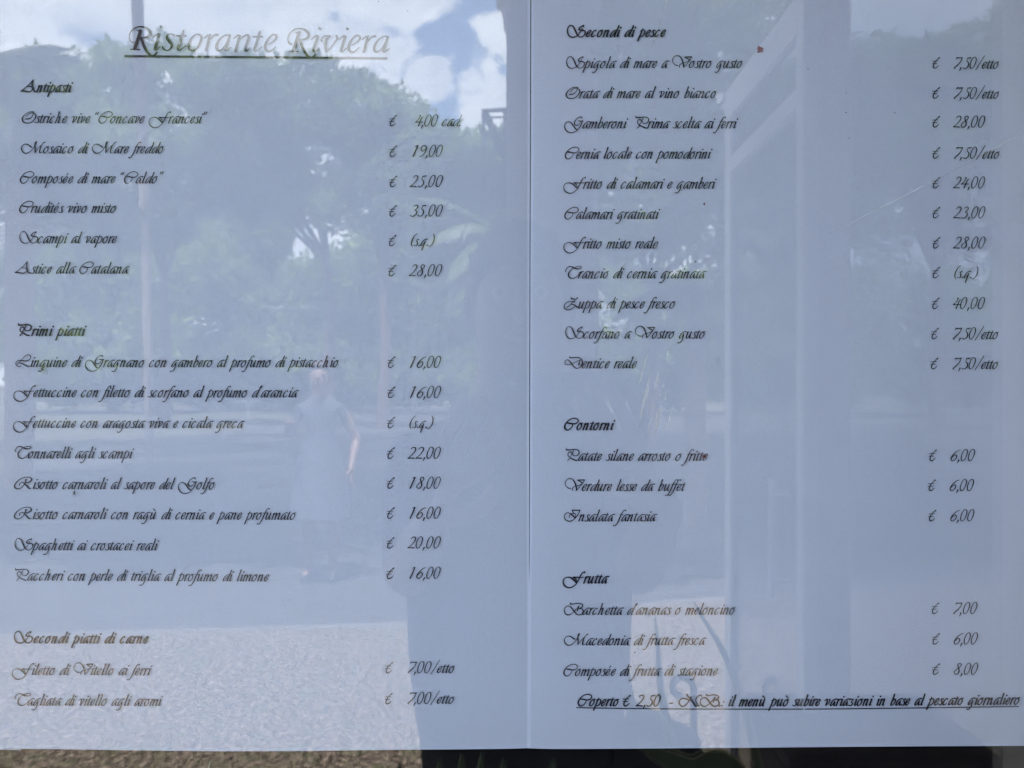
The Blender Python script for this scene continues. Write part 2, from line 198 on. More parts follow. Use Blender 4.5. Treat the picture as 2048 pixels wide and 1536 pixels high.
',':(7.0,"2.4,2,2.3 1,-1,1.9 -.8,-4.8,.8"),
'.':(5.0,"1.1,.8,2.6 2.3,1.4,2.6"),
':':(6.0,"1.4,.9,2.3 2.1,1.3,2.3|5,8.6,2.2 5.6,9,2.2"),
'-':(10.0,"0,5.5,1.8 6,6.3,1.8"),
'(':(7.0,"12,24.5,.6 6.5,20,1.2 1.8,11,2 .4,3,2 2.8,-2.2,.7"),
')':(12.0,"8.6,24,.7 10.8,19,1.9 9.5,9,2.1 5,1.5,1.3 0,-2.3,.6"),
'/':(11.6,"16.4,26,1.1 7,11,1.1 -1.6,-2.2,1.1"),
"'":(4.5,"7.4,22.8,2 5.6,18.2,.8"),
'“':(6.5,"1.6,17.6,1.9 2.6,19.6,1.3 4.6,22.4,.6|5.4,17.6,1.9 6.4,19.6,1.3 8.4,22.4,.6"),
'”':(8.0,"6.8,22.8,1.9 4.4,17.6,.7|10.8,22.8,1.9 8.2,17.6,.7"),
' ':(7.2,""),
}
ACC = {'é':('e',"7.4,16.2,.8 10.4,19.8,1.8"), 'ù':('u',"7.4,20.4,1.9 11.6,16.2,.8"), 'ò':('o',"6.2,20.4,1.9 9.8,16.2,.8")}
for k,(b,s) in ACC.items(): G[k]=(G[b][0], G[b][1]+'|'+s)
T = {  # the upright chancery hand of the title
'R':(47.6,"7.5,14.5,3.4 2.8,17.5,3.2 .8,25,2.2 3,34,2 10,42,2 18,46,2.2 27,46,3 36,43,5 42,36.5,6 41,29.5,5 35,25.5,3.4 27,24.3,2.2 23,24.6,1.8|23.3,39,5.6 18,21,6.2 10.8,1.4,6.2|16,39,1.6 21,38.2,2.6 25.6,39.6,1.4|2.8,.5,1.8 12,1,2.4 22,.5,1.8|23.5,24,2.5 27,16,5 32,4,5.4 39,-7,4.6 46,-11.5,3.2 53,-8.5,3 56,-4,3.4"),
'i':(18.2,".6,24.5,1.6 5.5,29.5,2 11.6,32.8,3.4|13.4,31.5,4.6 9,18,5 4.8,4.5,5.2 4.8,.9,3.8 8.5,1.2,2.4 15.5,8,1.6|17,46.2,6.4 17.5,46.8,6.4"),
's':(29.3,"25,29,4.2 21,32.2,2.6 14.5,32,2.2 10.5,28,3.6 11.5,22,5.2 17.5,14.5,5.6 20,8.5,4.6 16,1.8,2.6 9.5,-.4,2.4 3.5,2.5,3 1.5,6.5,3.6"),
't':(23.2,"0,29,2.4 20,29,2.4|15,41,2 12.5,34,4.6 7.5,16,5 3.2,5,5 4.4,.6,3.6 9,1.6,2.2 19,9.3,1.6"),
'o':(32.5,"18,33,2 8.5,26,3.4 2,13,5 3,3,4.6 10,-.3,2.6 19.5,7,3.4 26,20,5 26,29.5,4.4 18,33,2"),
'r':(23.0,".5,25,1.6 8,32,2.6|12,32.5,4 9,20,5 3.7,0,5|8.5,18,1.6 15,26,2 21,31.5,3.2 27,32.3,4.6"),
'a':(35.4,"29,32,2.4 20,31.5,2.2 9,24,3 2,11,4.8 3,2.4,4.4 9,1,2.6 17,8,1.8 26,24,1.8|28.6,32,3.4 25,18,4.6 20.8,4.5,5 22,.8,3.6 31.5,7.5,1.6"),
'n':(39.5,".5,24.5,1.6 5,28.5,2 11,32,3|13.5,31,4 9.5,17,5 4,-.4,5|7.5,13,1.6 16,25,2 26,32,3.4 31,30,4.6 29.5,21,5 24,6.5,5 24.3,.9,4 28,1,2.6 34,7.5,1.6"),
'e':(28.4,"8,13.5,1.6 17,19.2,2.2 24,27,3.6 23,32.5,3.6 16,33,2.4 8,25,3.4 1.8,12,5 3,3,4.8 9.5,-.2,3 16.5,3.5,2 23,10,1.6"),
'v':(37.0,"2.5,21,3.4 2.2,26,2 7,31,2.2 14,32.3,3 20.5,32,2|18,32,4.6 11.5,22,5 10.5,10,5 11.5,-1.2,3|11.5,-1,2.4 19,7,2 28,18,2.2 34,27,3 32.5,32.5,4"),
' ':(18.2,""),
}
# (text, ink start x, ink end x, baseline y, bold) in photo pixels over the sheet
LEFT = [
("Antipasti",40,146,183.7,1),("Ostriche vive “Concave Francesi”",42,414,245.2,0),("Mosaico di Mare freddo",40.4,327,305.8,0),
("Composée di mare “Caldo”",38,326,365.8,0),("Crudités vivo misto",36.5,231.5,425,0),("Scampi al vapore",37,233,485.8,0),
("Astice alla Catalana",28,259,546.7,0),
("Primi piatti",34.4,172.6,671.3,1),("Linguine di Gragnano con gambero al profumo di pistacchio",30,678.8,733.8,0),
("Fettuccine con filetto di scorfano al profumo d'arancia",26,599.4,794,0),("Fettuccine con aragosta viva e cicala greca",25.5,491,855.4,0),
("Tonnarelli agli scampi",29.5,269,916.6,0),("Risotto carnaroli al sapore del Golfo",28,431.5,977.7,0),
("Risotto carnaroli con ragù di cernia e pane profumato",28,594,1037.7,0),("Spaghetti ai crostacei reali",29.7,320,1100,0),
("Paccheri con perle di triglia al profumo di limone",31,540,1160.6,0),
("Secondi piatti di carne",28.5,299.3,1285.6,1),("Filetto di Vitello ai ferri",24.3,306.4,1349.3,0),("Tagliata di vitello agli aromi",30,328,1410.4,0)]
LEFTP = [(778,252.2,"4,00 cad.",830.3,924.5,252.8),(778,313.6,"19,00",825,886,313.6),(778.4,374,"25,00",819.5,886,374),(777.7,432.9,"35,00",820.5,886,432.9),
(777,492.2,"(s.q.)",822,870,492.2),(776.4,552.4,"28,00",818,884.8,552.4),(775.4,735.3,"16,00",820.6,882.8,735.3),(775.2,795.3,"16,00",820.6,882.8,795.3),
(775,855.6,"(s.q.)",819.5,868,855.6),(774.6,916.4,"22,00",816,882.4,916.4),(774.4,975.8,"18,00",820,882.4,975.8),(774.2,1035.6,"16,00",820,882.4,1035.6),
(774,1095,"20,00",816,882.4,1094.6),(773.6,1155.6,"16,00",820,882.2,1154.8),(771.2,1343.6,"7,00/etto",816.4,910.3,1343),(770.4,1405.2,"7,00/etto",816,910,1404.4)]
RIGHT = [
("Secondi di pesce",1133,1331,75.8,1),("Spigola di mare a Vostro gusto",1132,1484,138,0),("Orata di mare al vino bianco",1130.6,1432,198,0),
("Gamberoni  Prima scelta ai ferri",1128,1475,258.3,0),("Cernia locale con pomodorini",1129,1423.7,318.8,0),("Fritto di calamari e gamberi",1126.5,1432,378.7,0),
("Calamari gratinati",1128,1319.6,439,0),("Fritto misto reale",1126.3,1315,498,0),("Trancio di cernia gratinata",1130,1412,557.5,0),
("Zuppa di pesce fresco",1126.7,1349.7,617.5,0),("Scorfano a Vostro gusto",1129.8,1409,677.4,0),("Dentice reale",1128.3,1272.8,736.6,0),
("Contorni",1127,1229.8,859.3,1),("Patate silane arrosto o fritte",1131,1413.6,920.5,0),("Verdure lesse da buffet",1129,1370,980.6,0),
("Insalata fantasia",1127,1313.4,1040.9,0),
("Frutta",1124.4,1218,1164.4,1),("Barchetta d'ananas o meloncino",1127,1469.3,1227.2,0),("Macedonia di frutta fresca",1127,1412.5,1288,0),
("Composée di frutta di stagione",1126,1435.3,1349.2,0)]
RIGHTP = [(1862.8,137.4,"7,50/etto",1906.3,1998,137.6),(1862.8,197.4,"7,50/etto",1906.6,1998.6,197.6),(1863,255,"28,00",1904.8,1970,255),
(1863,317.3,"7,50/etto",1906.8,1999.4,317.3),(1863,376.8,"24,00",1904.8,1970,376.8),(1863,436.6,"23,00",1904.8,1970,436.6),(1863,497,"28,00",1904.8,1970,497),
(1862.6,556.4,"(s.q.)",1907,1955.5,556.4),(1861.3,617.8,"40,00",1904.3,1968.6,617.8),(1859.8,678.2,"7,50/etto",1903.8,1996,678.2),(1858.8,738,"7,50/etto",1903.2,1995.6,738),
(1855.7,921.3,"6,00",1899.2,1948.6,921.3),(1854,981.2,"6,00",1897.6,1946.6,981.2),(1855,1041.6,"6,00",1899,1947.6,1041.6),
(1861.8,1227.2,"7,00",1905.8,1954.5,1227.2),(1863.4,1288.4,"6,00",1906.9,1955.8,1288.4),(1864,1349.2,"8,00",1907.4,1956.6,1349.2)]
NOTE = ("Coperto € 2,50  - N.B.: il menù può subire variazioni in base al pescato giornaliero",1154,2041,1)

# ---------------------------------------------------------------- materials
M = {}
M['paper'] = mat('paper', (.56,.63,.82), .75, noise=.05, nscale=900, bump=.12, bscale=1500, spec=.25)
M['ink'] = mat('ink', (.006,.009,.028), .6, spec=.3)
M['board'] = mat('interior_dark', (.006,.006,.009), .8, spec=.1)  # gloom of the interior put into a near-black colour
M['plaster'] = mat('plaster', (.55,.47,.40), .9, noise=.15, nscale=6, bump=.3, bscale=80)
M['stone'] = mat('pillar_stone', (.62,.55,.52), .85, noise=.25, nscale=14, bump=.3, bscale=60)
M['wood'] = mat('ceiling_wood', (.30,.22,.15), .7, noise=.35, nscale=8)
M['alu'] = mat('painted_aluminium', (.62,.64,.66), .4, noise=.05, nscale=30)
M['iron'] = mat('wrought_iron', (.03,.03,.035), .5, noise=.3, nscale=40)
M['bark'] = mat('bark', (.16,.11,.08), .95, noise=.5, nscale=9, bump=.6, bscale=20)
M['palmbark'] = mat('palm_bark', (.30,.25,.21), .95, noise=.4, nscale=12, bump=.5, bscale=30)
M['pine'] = foliage('pine_needles', (.27,.35,.14), (.10,.15,.08), .5)
M['pine2'] = foliage('broad_foliage', (.27,.36,.12), (.10,.15,.07), .6)
M['palm'] = mat('palm_leaf', (.10,.13,.05), .5, col2=(.05,.08,.035), nscale=5, spec=.45)
M['leaf'] = mat('strap_leaf', (.12,.22,.07), .35, col2=(.17,.27,.10), nscale=14, spec=.5)
M['leafedge'] = mat('leaf_edge', (.62,.66,.34), .5)
M['asphalt'] = mat('asphalt', (.045,.045,.047), .92, noise=.3, nscale=3, bump=.3, bscale=120)
M['kerb'] = mat('kerb_stone', (.13,.125,.12), .9, noise=.2, nscale=12)
M['tile'] = mat('terrace_paving', (.28,.25,.22), .8, noise=.2, nscale=5)
M['white'] = mat('white_paint', (.8,.8,.78), .5, noise=.05, nscale=5)
M['terracotta'] = mat('dark_clay', (.06,.045,.04), .8, noise=.3, nscale=20)
M['earth'] = mat('earth', (.07,.065,.045), .95, col2=(.04,.05,.03), nscale=.5)
# dry trodden grass: brown, straw and green flecks
m = bpy.data.materials.new('dry_grass'); m.use_nodes = True; t = m.node_tree; b = t.nodes['Principled BSDF']; b.inputs['Roughness'].default_value = .95; b.inputs['Specular IOR Level'].default_value = .15
tcn = t.nodes.new('ShaderNodeTexCoord')
def tnoise(sc, det, loc=0, rough=.6):
    mp_ = t.nodes.new('ShaderNodeMapping'); mp_.inputs['Location'].default_value = (loc, loc*2, 0); t.links.new(tcn.outputs['Object'], mp_.inputs[0])
    n = t.nodes.new('ShaderNodeTexNoise'); n.inputs['Scale'].default_value = sc; n.inputs['Detail'].default_value = det; n.inputs['Roughness'].default_value = rough
    t.links.new(mp_.outputs[0], n.inputs['Vector']); return n.outputs['Fac']
r1 = t.nodes.new('ShaderNodeValToRGB'); t.links.new(tnoise(38, 8, 3, .8), r1.inputs[0])
e = r1.color_ramp.elements; e[0].position = .4; e[0].color = (.015,.012,.01,1); e[1].position = .62; e[1].color = (.46,.37,.30,1)
x = e.new(.5); x.color = (.10,.08,.066,1)
r2 = t.nodes.new('ShaderNodeValToRGB'); t.links.new(tnoise(9, 5, 9), r2.inputs[0]); e = r2.color_ramp.elements; e[0].position = .5; e[0].color = (0,0,0,1); e[1].position = .64; e[1].color = (.6,.6,.6,1)
mx = t.nodes.new('ShaderNodeMix'); mx.data_type = 'RGBA'; t.links.new(r2.outputs[0], mx.inputs['Factor']); t.links.new(r1.outputs[0], mx.inputs['A']); mx.inputs['B'].default_value = (.09,.11,.06,1)
t.links.new(mx.outputs['Result'], b.inputs['Base Color'])
bp = t.nodes.new('ShaderNodeBump'); bp.inputs['Strength'].default_value = .5; bp.inputs['Distance'].default_value = .012; t.links.new(tnoise(70, 6, 1), bp.inputs['Height']); t.links.new(bp.outputs[0], b.inputs['Normal'])
M['drygrass'] = m
M['glass'] = glassmat('window_glass', (.955,.975,1.0), 1.56)
M['tinted'] = glassmat('tinted_glass', (.52,.55,.60), 1.5)
M['smear'] = mat('dried_smear', (.75,.78,.8), .8)
bs = M['smear'].node_tree.nodes['Principled BSDF']; bs.inputs['Alpha'].default_value = .13

# ---------------------------------------------------------------- lettering
ADV = {' ': 9.1, "'": 4.9, '(': 6.8, ')': 12.0, ',': 6.1, '-': 10.0, '.': 4.7, '/': 11.2, '0': 14.0, '1': 12.5, '2': 15.3, '3': 14.5, '4': 13.6, '5': 14.0, '6': 13.5, '7': 12.3, '8': 13.9, '9': 13.7, ':': 6.0, 'A': 32.7, 'B': 37.2, 'C': 22.8, 'D': 34.5, 'F': 39.4, 'G': 36.5, 'I': 29.6, 'L': 29.6, 'M': 43.6, 'N': 37.5, 'O': 27.0, 'P': 24.8, 'R': 37.0, 'S': 35.8, 'T': 26.1, 'V': 33.8, 'Z': 29.1, 'a': 12.0, 'b': 11.0, 'c': 11.3, 'd': 12.8, 'e': 9.4, 'f': 6.5, 'g': 13.4, 'h': 14.2, 'i': 5.8, 'l': 6.7, 'm': 17.6, 'n': 12.7, 'o': 11.7, 'p': 12.0, 'q': 12.3, 'r': 7.5, 's': 7.6, 't': 6.7, 'u': 13.0, 'v': 10.9, 'z': 11.0, 'é': 11.1, 'ò': 11.6, 'ù': 14.4, '“': 8.3, '”': 8.0, '€': 16.0}
for k_, v_ in ADV.items(): G[k_] = (v_, G[k_][1])
PXM = (CD+.0047)/F
def strokes(s): return [[tuple(map(float, p.split(','))) for p in st.split()] for st in s.split('|')] if s else []
def catmull(P, n=5):
    if len(P) < 3: return P
    A = np.array(P); out = []
    E = np.vstack([2*A[0]-A[1], A, 2*A[-1]-A[-2]])
    if np.allclose(A[0,:2], A[-1,:2]): E[0] = A[-2]; E[-1] = A[1]
    for i in range(1, len(E)-2):
        p0, p1, p2, p3 = E[i-1:i+3]
        for k in range(n):
            u = k/n
            out.append(.5*((2*p1)+(-p0+p2)*u+(2*p0-5*p1+4*p2-p3)*u*u+(-p0+3*p1-3*p2+p3)*u**3))
    out.append(E[-2]); return [tuple(o) for o in out]
GC = {}; INK = .28
def glyph_polys(tab, c, bold, n=5):
    key = (id(tab), c, bold)
    if key in GC: return GC[key]
    res = []
    for st in strokes(tab[c][1]):
        P = np.array(catmull(st, n)); P[:,2] = np.maximum(P[:,2]+bold+INK, 1.15)
        d = np.gradient(P[:,:2], axis=0); d /= np.maximum(np.linalg.norm(d, axis=1, keepdims=True), 1e-6)
        nrm = np.stack([-d[:,1], d[:,0]], 1); h = P[:,2:3]/2
        L = P[:,:2]+nrm*h; Rr = P[:,:2]-nrm*h
        a = P[0,:2]-d[0]*P[0,2]*.35; z = P[-1,:2]+d[-1]*P[-1,2]*.35      # rounded ends
        capa = [a+nrm[0]*P[0,2]*.25, a-nrm[0]*P[0,2]*.25]; capz = [z+nrm[-1]*P[-1,2]*.25, z-nrm[-1]*P[-1,2]*.25]
        L = np.vstack([capa[0], L, capz[0]]); Rr = np.vstack([capa[1], Rr, capz[1]])
        res.append((L, Rr))
    GC[key] = res; return res
def extent(tab, text, k, bold):
    x = 0; lo = 1e9; hi = -1e9
    for c in text:
        for L, Rr in glyph_polys(tab, c, bold):
            lo = min(lo, x+L[:,0].min(), x+Rr[:,0].min()); hi = max(hi, x+L[:,0].max(), x+Rr[:,0].max())
        x += tab[c][0]*k
    return lo, hi
def bulge(px, py, side):
    """the sheets are not quite flat: metres behind the reference plane"""
    e = .0016*math.sin(px/330+py/900+.4)+.0009*math.sin(py/260+px/1500)
    s = 1 if side > 0 else -1
    e += .0030*math.exp(-max(0, s*(px-1060))/42)*(.45+.55*math.sin(max(0, min(1, (1500-py)/1500))*2.2))
    return .0042+e*.8
def sheet_pt(px, py, side, lift=0):
    return ((px-1024)*PXM, bulge(px, py, side)-lift, CZ-(py-768)*PXM)
def write(name, items, parent, side, bold=0, label=None, tab=None, mid=0):
    tab = tab or G
    V = []; Fc = []; s = 0
    for text, x0, x1, b0, b1 in items:
        k = 1.0
        for _ in range(4):
            lo, hi = extent(tab, text, k, bold); adv = sum(tab[c][0] for c in text[:-1])
            if len(text) > 1 and x1: k += ((x1-x0)-(hi-lo))/adv
        lo, hi = extent(tab, text, k, bold); x = x0-lo
        W = max(1, (x1 or x0+1)-x0)
        for c in text:
            for L, Rr in glyph_polys(tab, c, bold):
                s += 1; lift = (.0005 if side < 0 else .00078)+(s % 12)*9e-6; base = len(V)
                for i in range(len(L)):
                    for q in (L[i], Rr[i]):
                        X = x+q[0]; u = (X-x0)/W
                        V.append(sheet_pt(X, b0+(b1-b0)*u+mid*4*u*(1-u)-q[1], side, lift))
                for i in range(len(L)-1): a = base+2*i; Fc.append((a, a+1, a+3, a+2))
            x += tab[c][0]*k
    o = mesh_obj(name, V, np.array(Fc), M['ink'], parent)
    if label: o['label'] = label
    return o
def rule(name, pts, wpx, parent, side, lift=None):
    lift = .0005 if side < 0 else .00078
    V = []; Fc = []
    P = catmull([(a, b, 1) for a, b in pts], 12)
    for p in P:
        V.append(sheet_pt(p[0], p[1]-wpx/2, side, lift)); V.append(sheet_pt(p[0], p[1]+wpx/2, side, lift))
    for i in range(len(P)-1): Fc.append((2*i, 2*i+1, 2*i+3, 2*i+2))
    return mesh_obj(name, V, np.array(Fc), M['ink'], parent)
def interp(x, tab):
    xs, ys = zip(*tab); return float(np.interp(x, xs, ys))
def sheet(xl, xr, ytop, yb, side, nx=170, ny=200, off=0.0, name='paper', m=None, parent=None):
    V = []; Fc = []
    for j in range(ny+1):
        v = j/ny
        for i in range(nx+1):
            u = i/nx; u2 = u
            y = ytop+(1495-ytop)*v; X0 = xl(y); X1 = xr(y); X = X0+(X1-X0)*u2
            y = ytop+(yb(X)-ytop)*v
            q = sheet_pt(X, y, side, -off); V.append(q)
    n = len(V)
    V += [(a, b+.0001, c) for a, b, c in V]
    for j in range(ny):
        for i in range(nx):
            a = j*(nx+1)+i; Fc.append((a, a+nx+1, a+nx+2, a+1)); Fc.append((n+a, n+a+1, n+a+nx+2, n+a+nx+1))
    for j in range(ny):
        for a in (j*(nx+1), j*(nx+1)+nx): Fc.append((a, n+a, n+a+nx+1, a+nx+1))
    for i in range(nx):
        for a in (i, ny*(nx+1)+i): Fc.append((a, a+1, n+a+1, n+a))
    return mesh_obj(name, V, np.array(Fc), m or M['paper'], parent, smooth=True)

menuL = empty('menu_page', (0,0,0), 'left menu sheet of pale blue paper with the big title, starters, first courses and meat', 'menu', 'menu sheets side by side behind the glass')
menuR = empty('menu_page', (0,0,0), 'right menu sheet of pale blue paper listing fish courses, side dishes and fruit', 'menu', 'menu sheets side by side behind the glass')
gap = [(-80,.9),(900,.8),(1120,.5),(1200,-.3),(1600,-.3)]
seam = [(-80,1062.0),(0,1061.8),(600,1059.8),(1495,1057.6)]
sheet(lambda y: -10, lambda y: interp(y, seam)-interp(y, gap), -40, lambda x: interp(x, [(-20,1497.3),(0,1497.6),(100,1498.2),(300,1500.4),(440,1501.2),(600,1500),(800,1497),(1060,1495.6)]), -1, parent=menuL)
sheet(lambda y: interp(y, seam)+interp(y, gap), lambda y: 2110, -40, lambda x: interp(x, [(1040,1495.6),(1100,1496.2),(1200,1496),(1500,1495.4),(1800,1494.2),(2110,1492.6)]), 1, off=-.00025, parent=menuR)
write('title', [("Ristorante Riviera",256.5,779,98.6,105)], menuL, -1, tab=T, label='title Ristorante Riviera in large chancery letters')
rule('title_underline', [(248,111.4),(400,112.4),(600,114.4),(775,116.6)], 4.2, menuL, -1)
for lines, root, side in ((LEFT, menuL, -1), (RIGHT, menuR, 1)):
    for txt, x0, x1, b, bd in lines:
        nm = 'heading' if bd else 'dish_name'
        write(nm, [(txt, x0, x1, b, b+(.6 if side < 0 and x1-x0 > 300 else 0))], root, side, bold=.85 if bd else 0, label=f'{"bold heading" if bd else "dish"} reading {txt}')
for prices, root, side in ((LEFTP, menuL, -1), (RIGHTP, menuR, 1)):
    for ex, eb, txt, x0, x1, b in prices:
        write('price', [("€", ex, None, eb, eb), (txt, x0, x1, b, b)], root, side, label=f'price reading € {txt}')
write('note', [(NOTE[0], NOTE[1], NOTE[2], 1409, 1409.2)], menuR, 1, bold=.75, mid=2.3, label='bold underlined cover charge note')
rule('note_underline', [(1152,1412.6),(1280,1415.2),(1420,1416.8),(1560,1417.6),(1606.5,1417.7)], 2.0, menuR, 1)
rule('note_underline', [(1609.5,1417.7),(1700,1417.4),(1850,1416),(2038,1413.4)], 2.0, menuR, 1)
# sliver of another sheet showing under the lower left corner
sl_ = sheet(lambda y: -60, lambda y: 40, 1200, lambda x: 1501.6+x*.01, -1, nx=6, ny=20, off=.0012, name='spare_sheet'); tag(sl_, 'white edge of a spare sheet peeping out under the lower left corner', 'paper')

# ---------------------------------------------------------------- glass, board for the dim interior, wall
bd_ = boxo('dim_interior_board', (-.85,.85,.016,.03,.80,2.15), M['board']); tag(bd_, 'black board added behind the menu sheets in place of the dim interior', 'board')  # black board added where the unlit interior would show
win = empty('window_pane', (0,-.006,.8), 'clear glass pane in front of the menu, mirroring sky and trees', 'window')
g = boxo('glass', (-.86,.86,-.003,.003,0,1.36), M['glass'], win)
for nm, b in (('frame_bar', (-.92,-.86,-.02,.05,-.06,1.42)), ('frame_bar', (.86,.92,-.02,.05,-.06,1.42)), ('frame_bar', (-.86,.86,-.02,.05,-.06,0)), ('frame_bar', (-.86,.86,-.02,.05,1.36,1.42))):
    boxo(nm, b, M['alu'], win, bev=.004)
def scratch(p0, p1, wpx, yoff=-.0095):
    a = Vector(((p0[0]-1024)*PXM, 0, CZ-(p0[1]-768)*PXM)); b = Vector(((p1[0]-1024)*PXM, 0, CZ-(p1[1]-768)*PXM))
    d = (b-a).normalized(); n = Vector((d.z, 0, -d.x))*wpx*PXM/2; V = []
    K = 10
    for i in range(K+1):
        u = i/K; c = a.lerp(b, u)+n*random.uniform(-.5,.5); w_ = .15+math.sin(math.pi*u)*random.uniform(.7,1.1)
        for yy in (-.0031, -.0032): V.append((c.x+n.x*w_, yy, c.z+n.z*w_-.8)); V.append((c.x-n.x*w_, yy, c.z-n.z*w_-.8))
    Fc = []
    for i in range(K):
        a0 = 4*i; Fc += [(a0, a0+1, a0+5, a0+4), (a0+2, a0+6, a0+7, a0+3), (a0, a0+4, a0+6, a0+2), (a0+1, a0+3, a0+7, a0+5)]
    return mesh_obj('scratch', V, np.array(Fc), M['smear'], win)
for s_ in (((1333,0),(1318,48),2.2),((1318,48),(1296,114),1.6),((2022,278),(1900,345),2),((1900,345),(1640,476),1.6),((438,1500),(424,1540),3)): scratch(*s_)
rs = random.Random(3)
for i in range(16):
    x0 = rs.gauss(1312, 14); y0 = rs.uniform(690, 830); L_ = rs.uniform(15, 60); scratch((x0, y0), (x0-L_*.25, y0+L_), rs.uniform(1.2, 4))
wall = empty('facade_wall', (0,0,0), 'pale plaster facade wall around the menu window', 'wall')
for nm, b in (('wall_panel', (-7,-.92,.0,.3,0,6)), ('wall_panel', (.92,7,.0,.3,0,6)), ('wall_panel', (-.92,.92,.0,.3,0,.74)), ('wall_panel', (-.92,.92,.0,.3,2.22,6))): boxo(nm, b, M['plaster'], wall)
boxo('jamb', (.3005,.92,-.068,-.0205,.74,2.3), mat('grey_render', (.6,.57,.54), .9, noise=.2, nscale=40, bump=.3, bscale=200), wall, bev=.002)
rf = empty('porch_roof', (0,0,0), 'flat porch roof with a boarded ceiling over the entrance', 'roof')
boxo('ceiling', (-1.1,7,-1.9,-.0,2.55,2.67), M['wood'], rf)
bm = bmesh.new()
pl = empty('porch_pillar', (.092,-1.70,0), 'square beige stone pillar with a moulded capital holding the porch roof', 'pillar')
boxo('shaft', (-.105,.105,-.10,.10,.12,2.31), M['stone'], pl, bev=.008)
boxo('base', (-.15,.15,-.15,.15,0,.12), M['stone'], pl, bev=.01)
bm.free(); bm = bmesh.new(); box(bm, -.113,.113,-.108,.108,2.31,2.37,bev=.015); box(bm, -.13,.13,-.125,.125,2.373,2.45,bev=.012); box(bm, -.12,.12,-.115,.115,2.452,2.545); bm_obj('capital', bm, M['stone'], pl)
p2 = empty('porch_pillar', (.737,-1.70,0), 'slimmer beige pillar standing between the open door and the tinted screen', 'pillar')
boxo('shaft', (-.037,.037,.05,.10,0,2.55), M['stone'], p2, bev=.006)

# open door leaf, edge towards us
dr = empty('open_door', (.6,-1.35,0), 'open glazed door leaf with a light aluminium frame beside the pillar', 'door')
boxo('stile', (-.014,.014,-.05,0,.02,2.25), M['alu'], dr, bev=.003); boxo('stile', (-.014,.014,-.69,-.62,.02,2.25), M['alu'], dr, bev=.003)
boxo('rail', (-.0135,.0135,-.62,-.05,2.17,2.25), M['alu'], dr); boxo('rail', (-.0135,.0135,-.62,-.05,.02,.2), M['alu'], dr)
boxo('rail', (-.0135,.0135,-.62,-.05,2.02,2.06), M['alu'], dr)
boxo('glass', (-.003,.003,-.62,-.05,.2,2.17), M['tinted'], dr)
bm = bmesh.new(); tube(bm, [(-.05,-.1,1.0),(-.05,-.1,1.25)], .008); tube(bm, [(-.014,-.1,1.03),(-.05,-.1,1.03)], .006); tube(bm, [(-.014,-.1,1.22),(-.05,-.1,1.22)], .006); bm_obj('handle', bm, M['alu'], dr)
# tinted glazed screen to the right
ts = empty('glazed_screen', (.778,-1.66,0), 'tinted glazed wind screen at the right end of the porch', 'screen')
boxo('glass', (.0,.38,-.004,.004,.05,2.54), M['tinted'], ts); boxo('glass', (.405,1.1,-.004,.004,.05,2.54), M['tinted'], ts)
boxo('mullion', (.38,.405,-.02,.02,0,2.55), M['alu'], ts); boxo('mullion', (1.1,1.14,-.02,.02,0,2.55), M['alu'], ts)
boxo('sill_bar', (-.003,.38,-.02,.02,0,.05), M['alu'], ts); boxo('sill_bar', (.405,1.1,-.02,.02,0,.05), M['alu'], ts)
# planter box
pb = empty('planter_box', (.69,-1.32,0), 'long dark planter box standing in front of the tinted screen', 'planter')
bm = bmesh.new(); box(bm, -.18,.18,-.16,.16,0,.74,bev=.01); box(bm, -.19,.19,-.17,.17,.741,.785,bev=.008); bm_obj('box', bm, M['terracotta'], pb)
boxo('soil', (-.16,.16,-.14,.14,.786,.79), M['terracotta'], pb)
# iron rail with scrolls
ir = empty('iron_rail', (.418,-1.62,0), 'low wrought iron rail with curled scroll tops', 'railing')
for cx, sg in ((0,-1),(.165,1)):
    P = [(cx,0,.0),(cx,0,.70)]+[(cx+sg*(.03-.03*math.cos(a)*(1-a/9)), 0, .75+.03*math.sin(a)*(1-a/9)) for a in np.linspace(0, 4.9, 14)]
    bm = bmesh.new(); tube(bm, P, .008, 8); bm_obj('scroll', bm, M['iron'], ir)
for zz in (.12,.45): bm = bmesh.new(); tube(bm, [(-.02,0,zz),(.42,0,zz)], .007); bm_obj('bar', bm, M['iron'], ir)

# ---------------------------------------------------------------- ground
gr = mesh_obj('ground', [(-600,60,-.02),(600,60,-.02),(600,-900,-.02),(-600,-900,-.02)], [(0,3,2,1)], M['earth']); tag(gr, kind='structure')
tr_ = boxo('terrace', (-7,7,-2.35,0,-.05,0.0), M['tile']); tag(tr_, kind='structure')
edge = [(-9,-4.2),(-2.93,-4.76),(-.70,-5.01),(.3,-5.22),(1.08,-5.6),(3,-6.1),(9,-7.6)]
V = []; 
for x_, y_ in edge: V += [(x_,-2.35,.0),(x_,y_,.0)]
lawn = mesh_obj('dry_grass_strip', V, [(2*i,2*i+1,2*i+3,2*i+2) for i in range(len(edge)-1)], M['drygrass']); tag(lawn, kind='structure')
V = []
for x_, y_ in edge: V += [(x_,y_-.11,-.008),(x_,-70,-.008)]
rd = mesh_obj('road', V, [(2*i,2*i+1,2*i+3,2*i+2) for i in range(len(edge)-1)], M['asphalt']); tag(rd, kind='structure')
bm = bmesh.new()
for (xa,ya),(xb,yb_) in zip(edge, edge[1:]):
    vs = [bm.verts.new(p) for p in ((xa,ya,.0),(xb,yb_,.0),(xb,yb_-.1,.0),(xa,ya-.1,.0),(xa,ya,-.12),(xb,yb_,-.12),(xb,yb_-.1,-.12),(xa,ya-.1,-.12))]
    for f in ((3,2,1,0),(2,3,7,6),(0,1,5,4)): bm.faces.new([vs[i] for i in f])
kb = bm_obj('kerb', bm, M['kerb']); tag(kb, kind='structure')
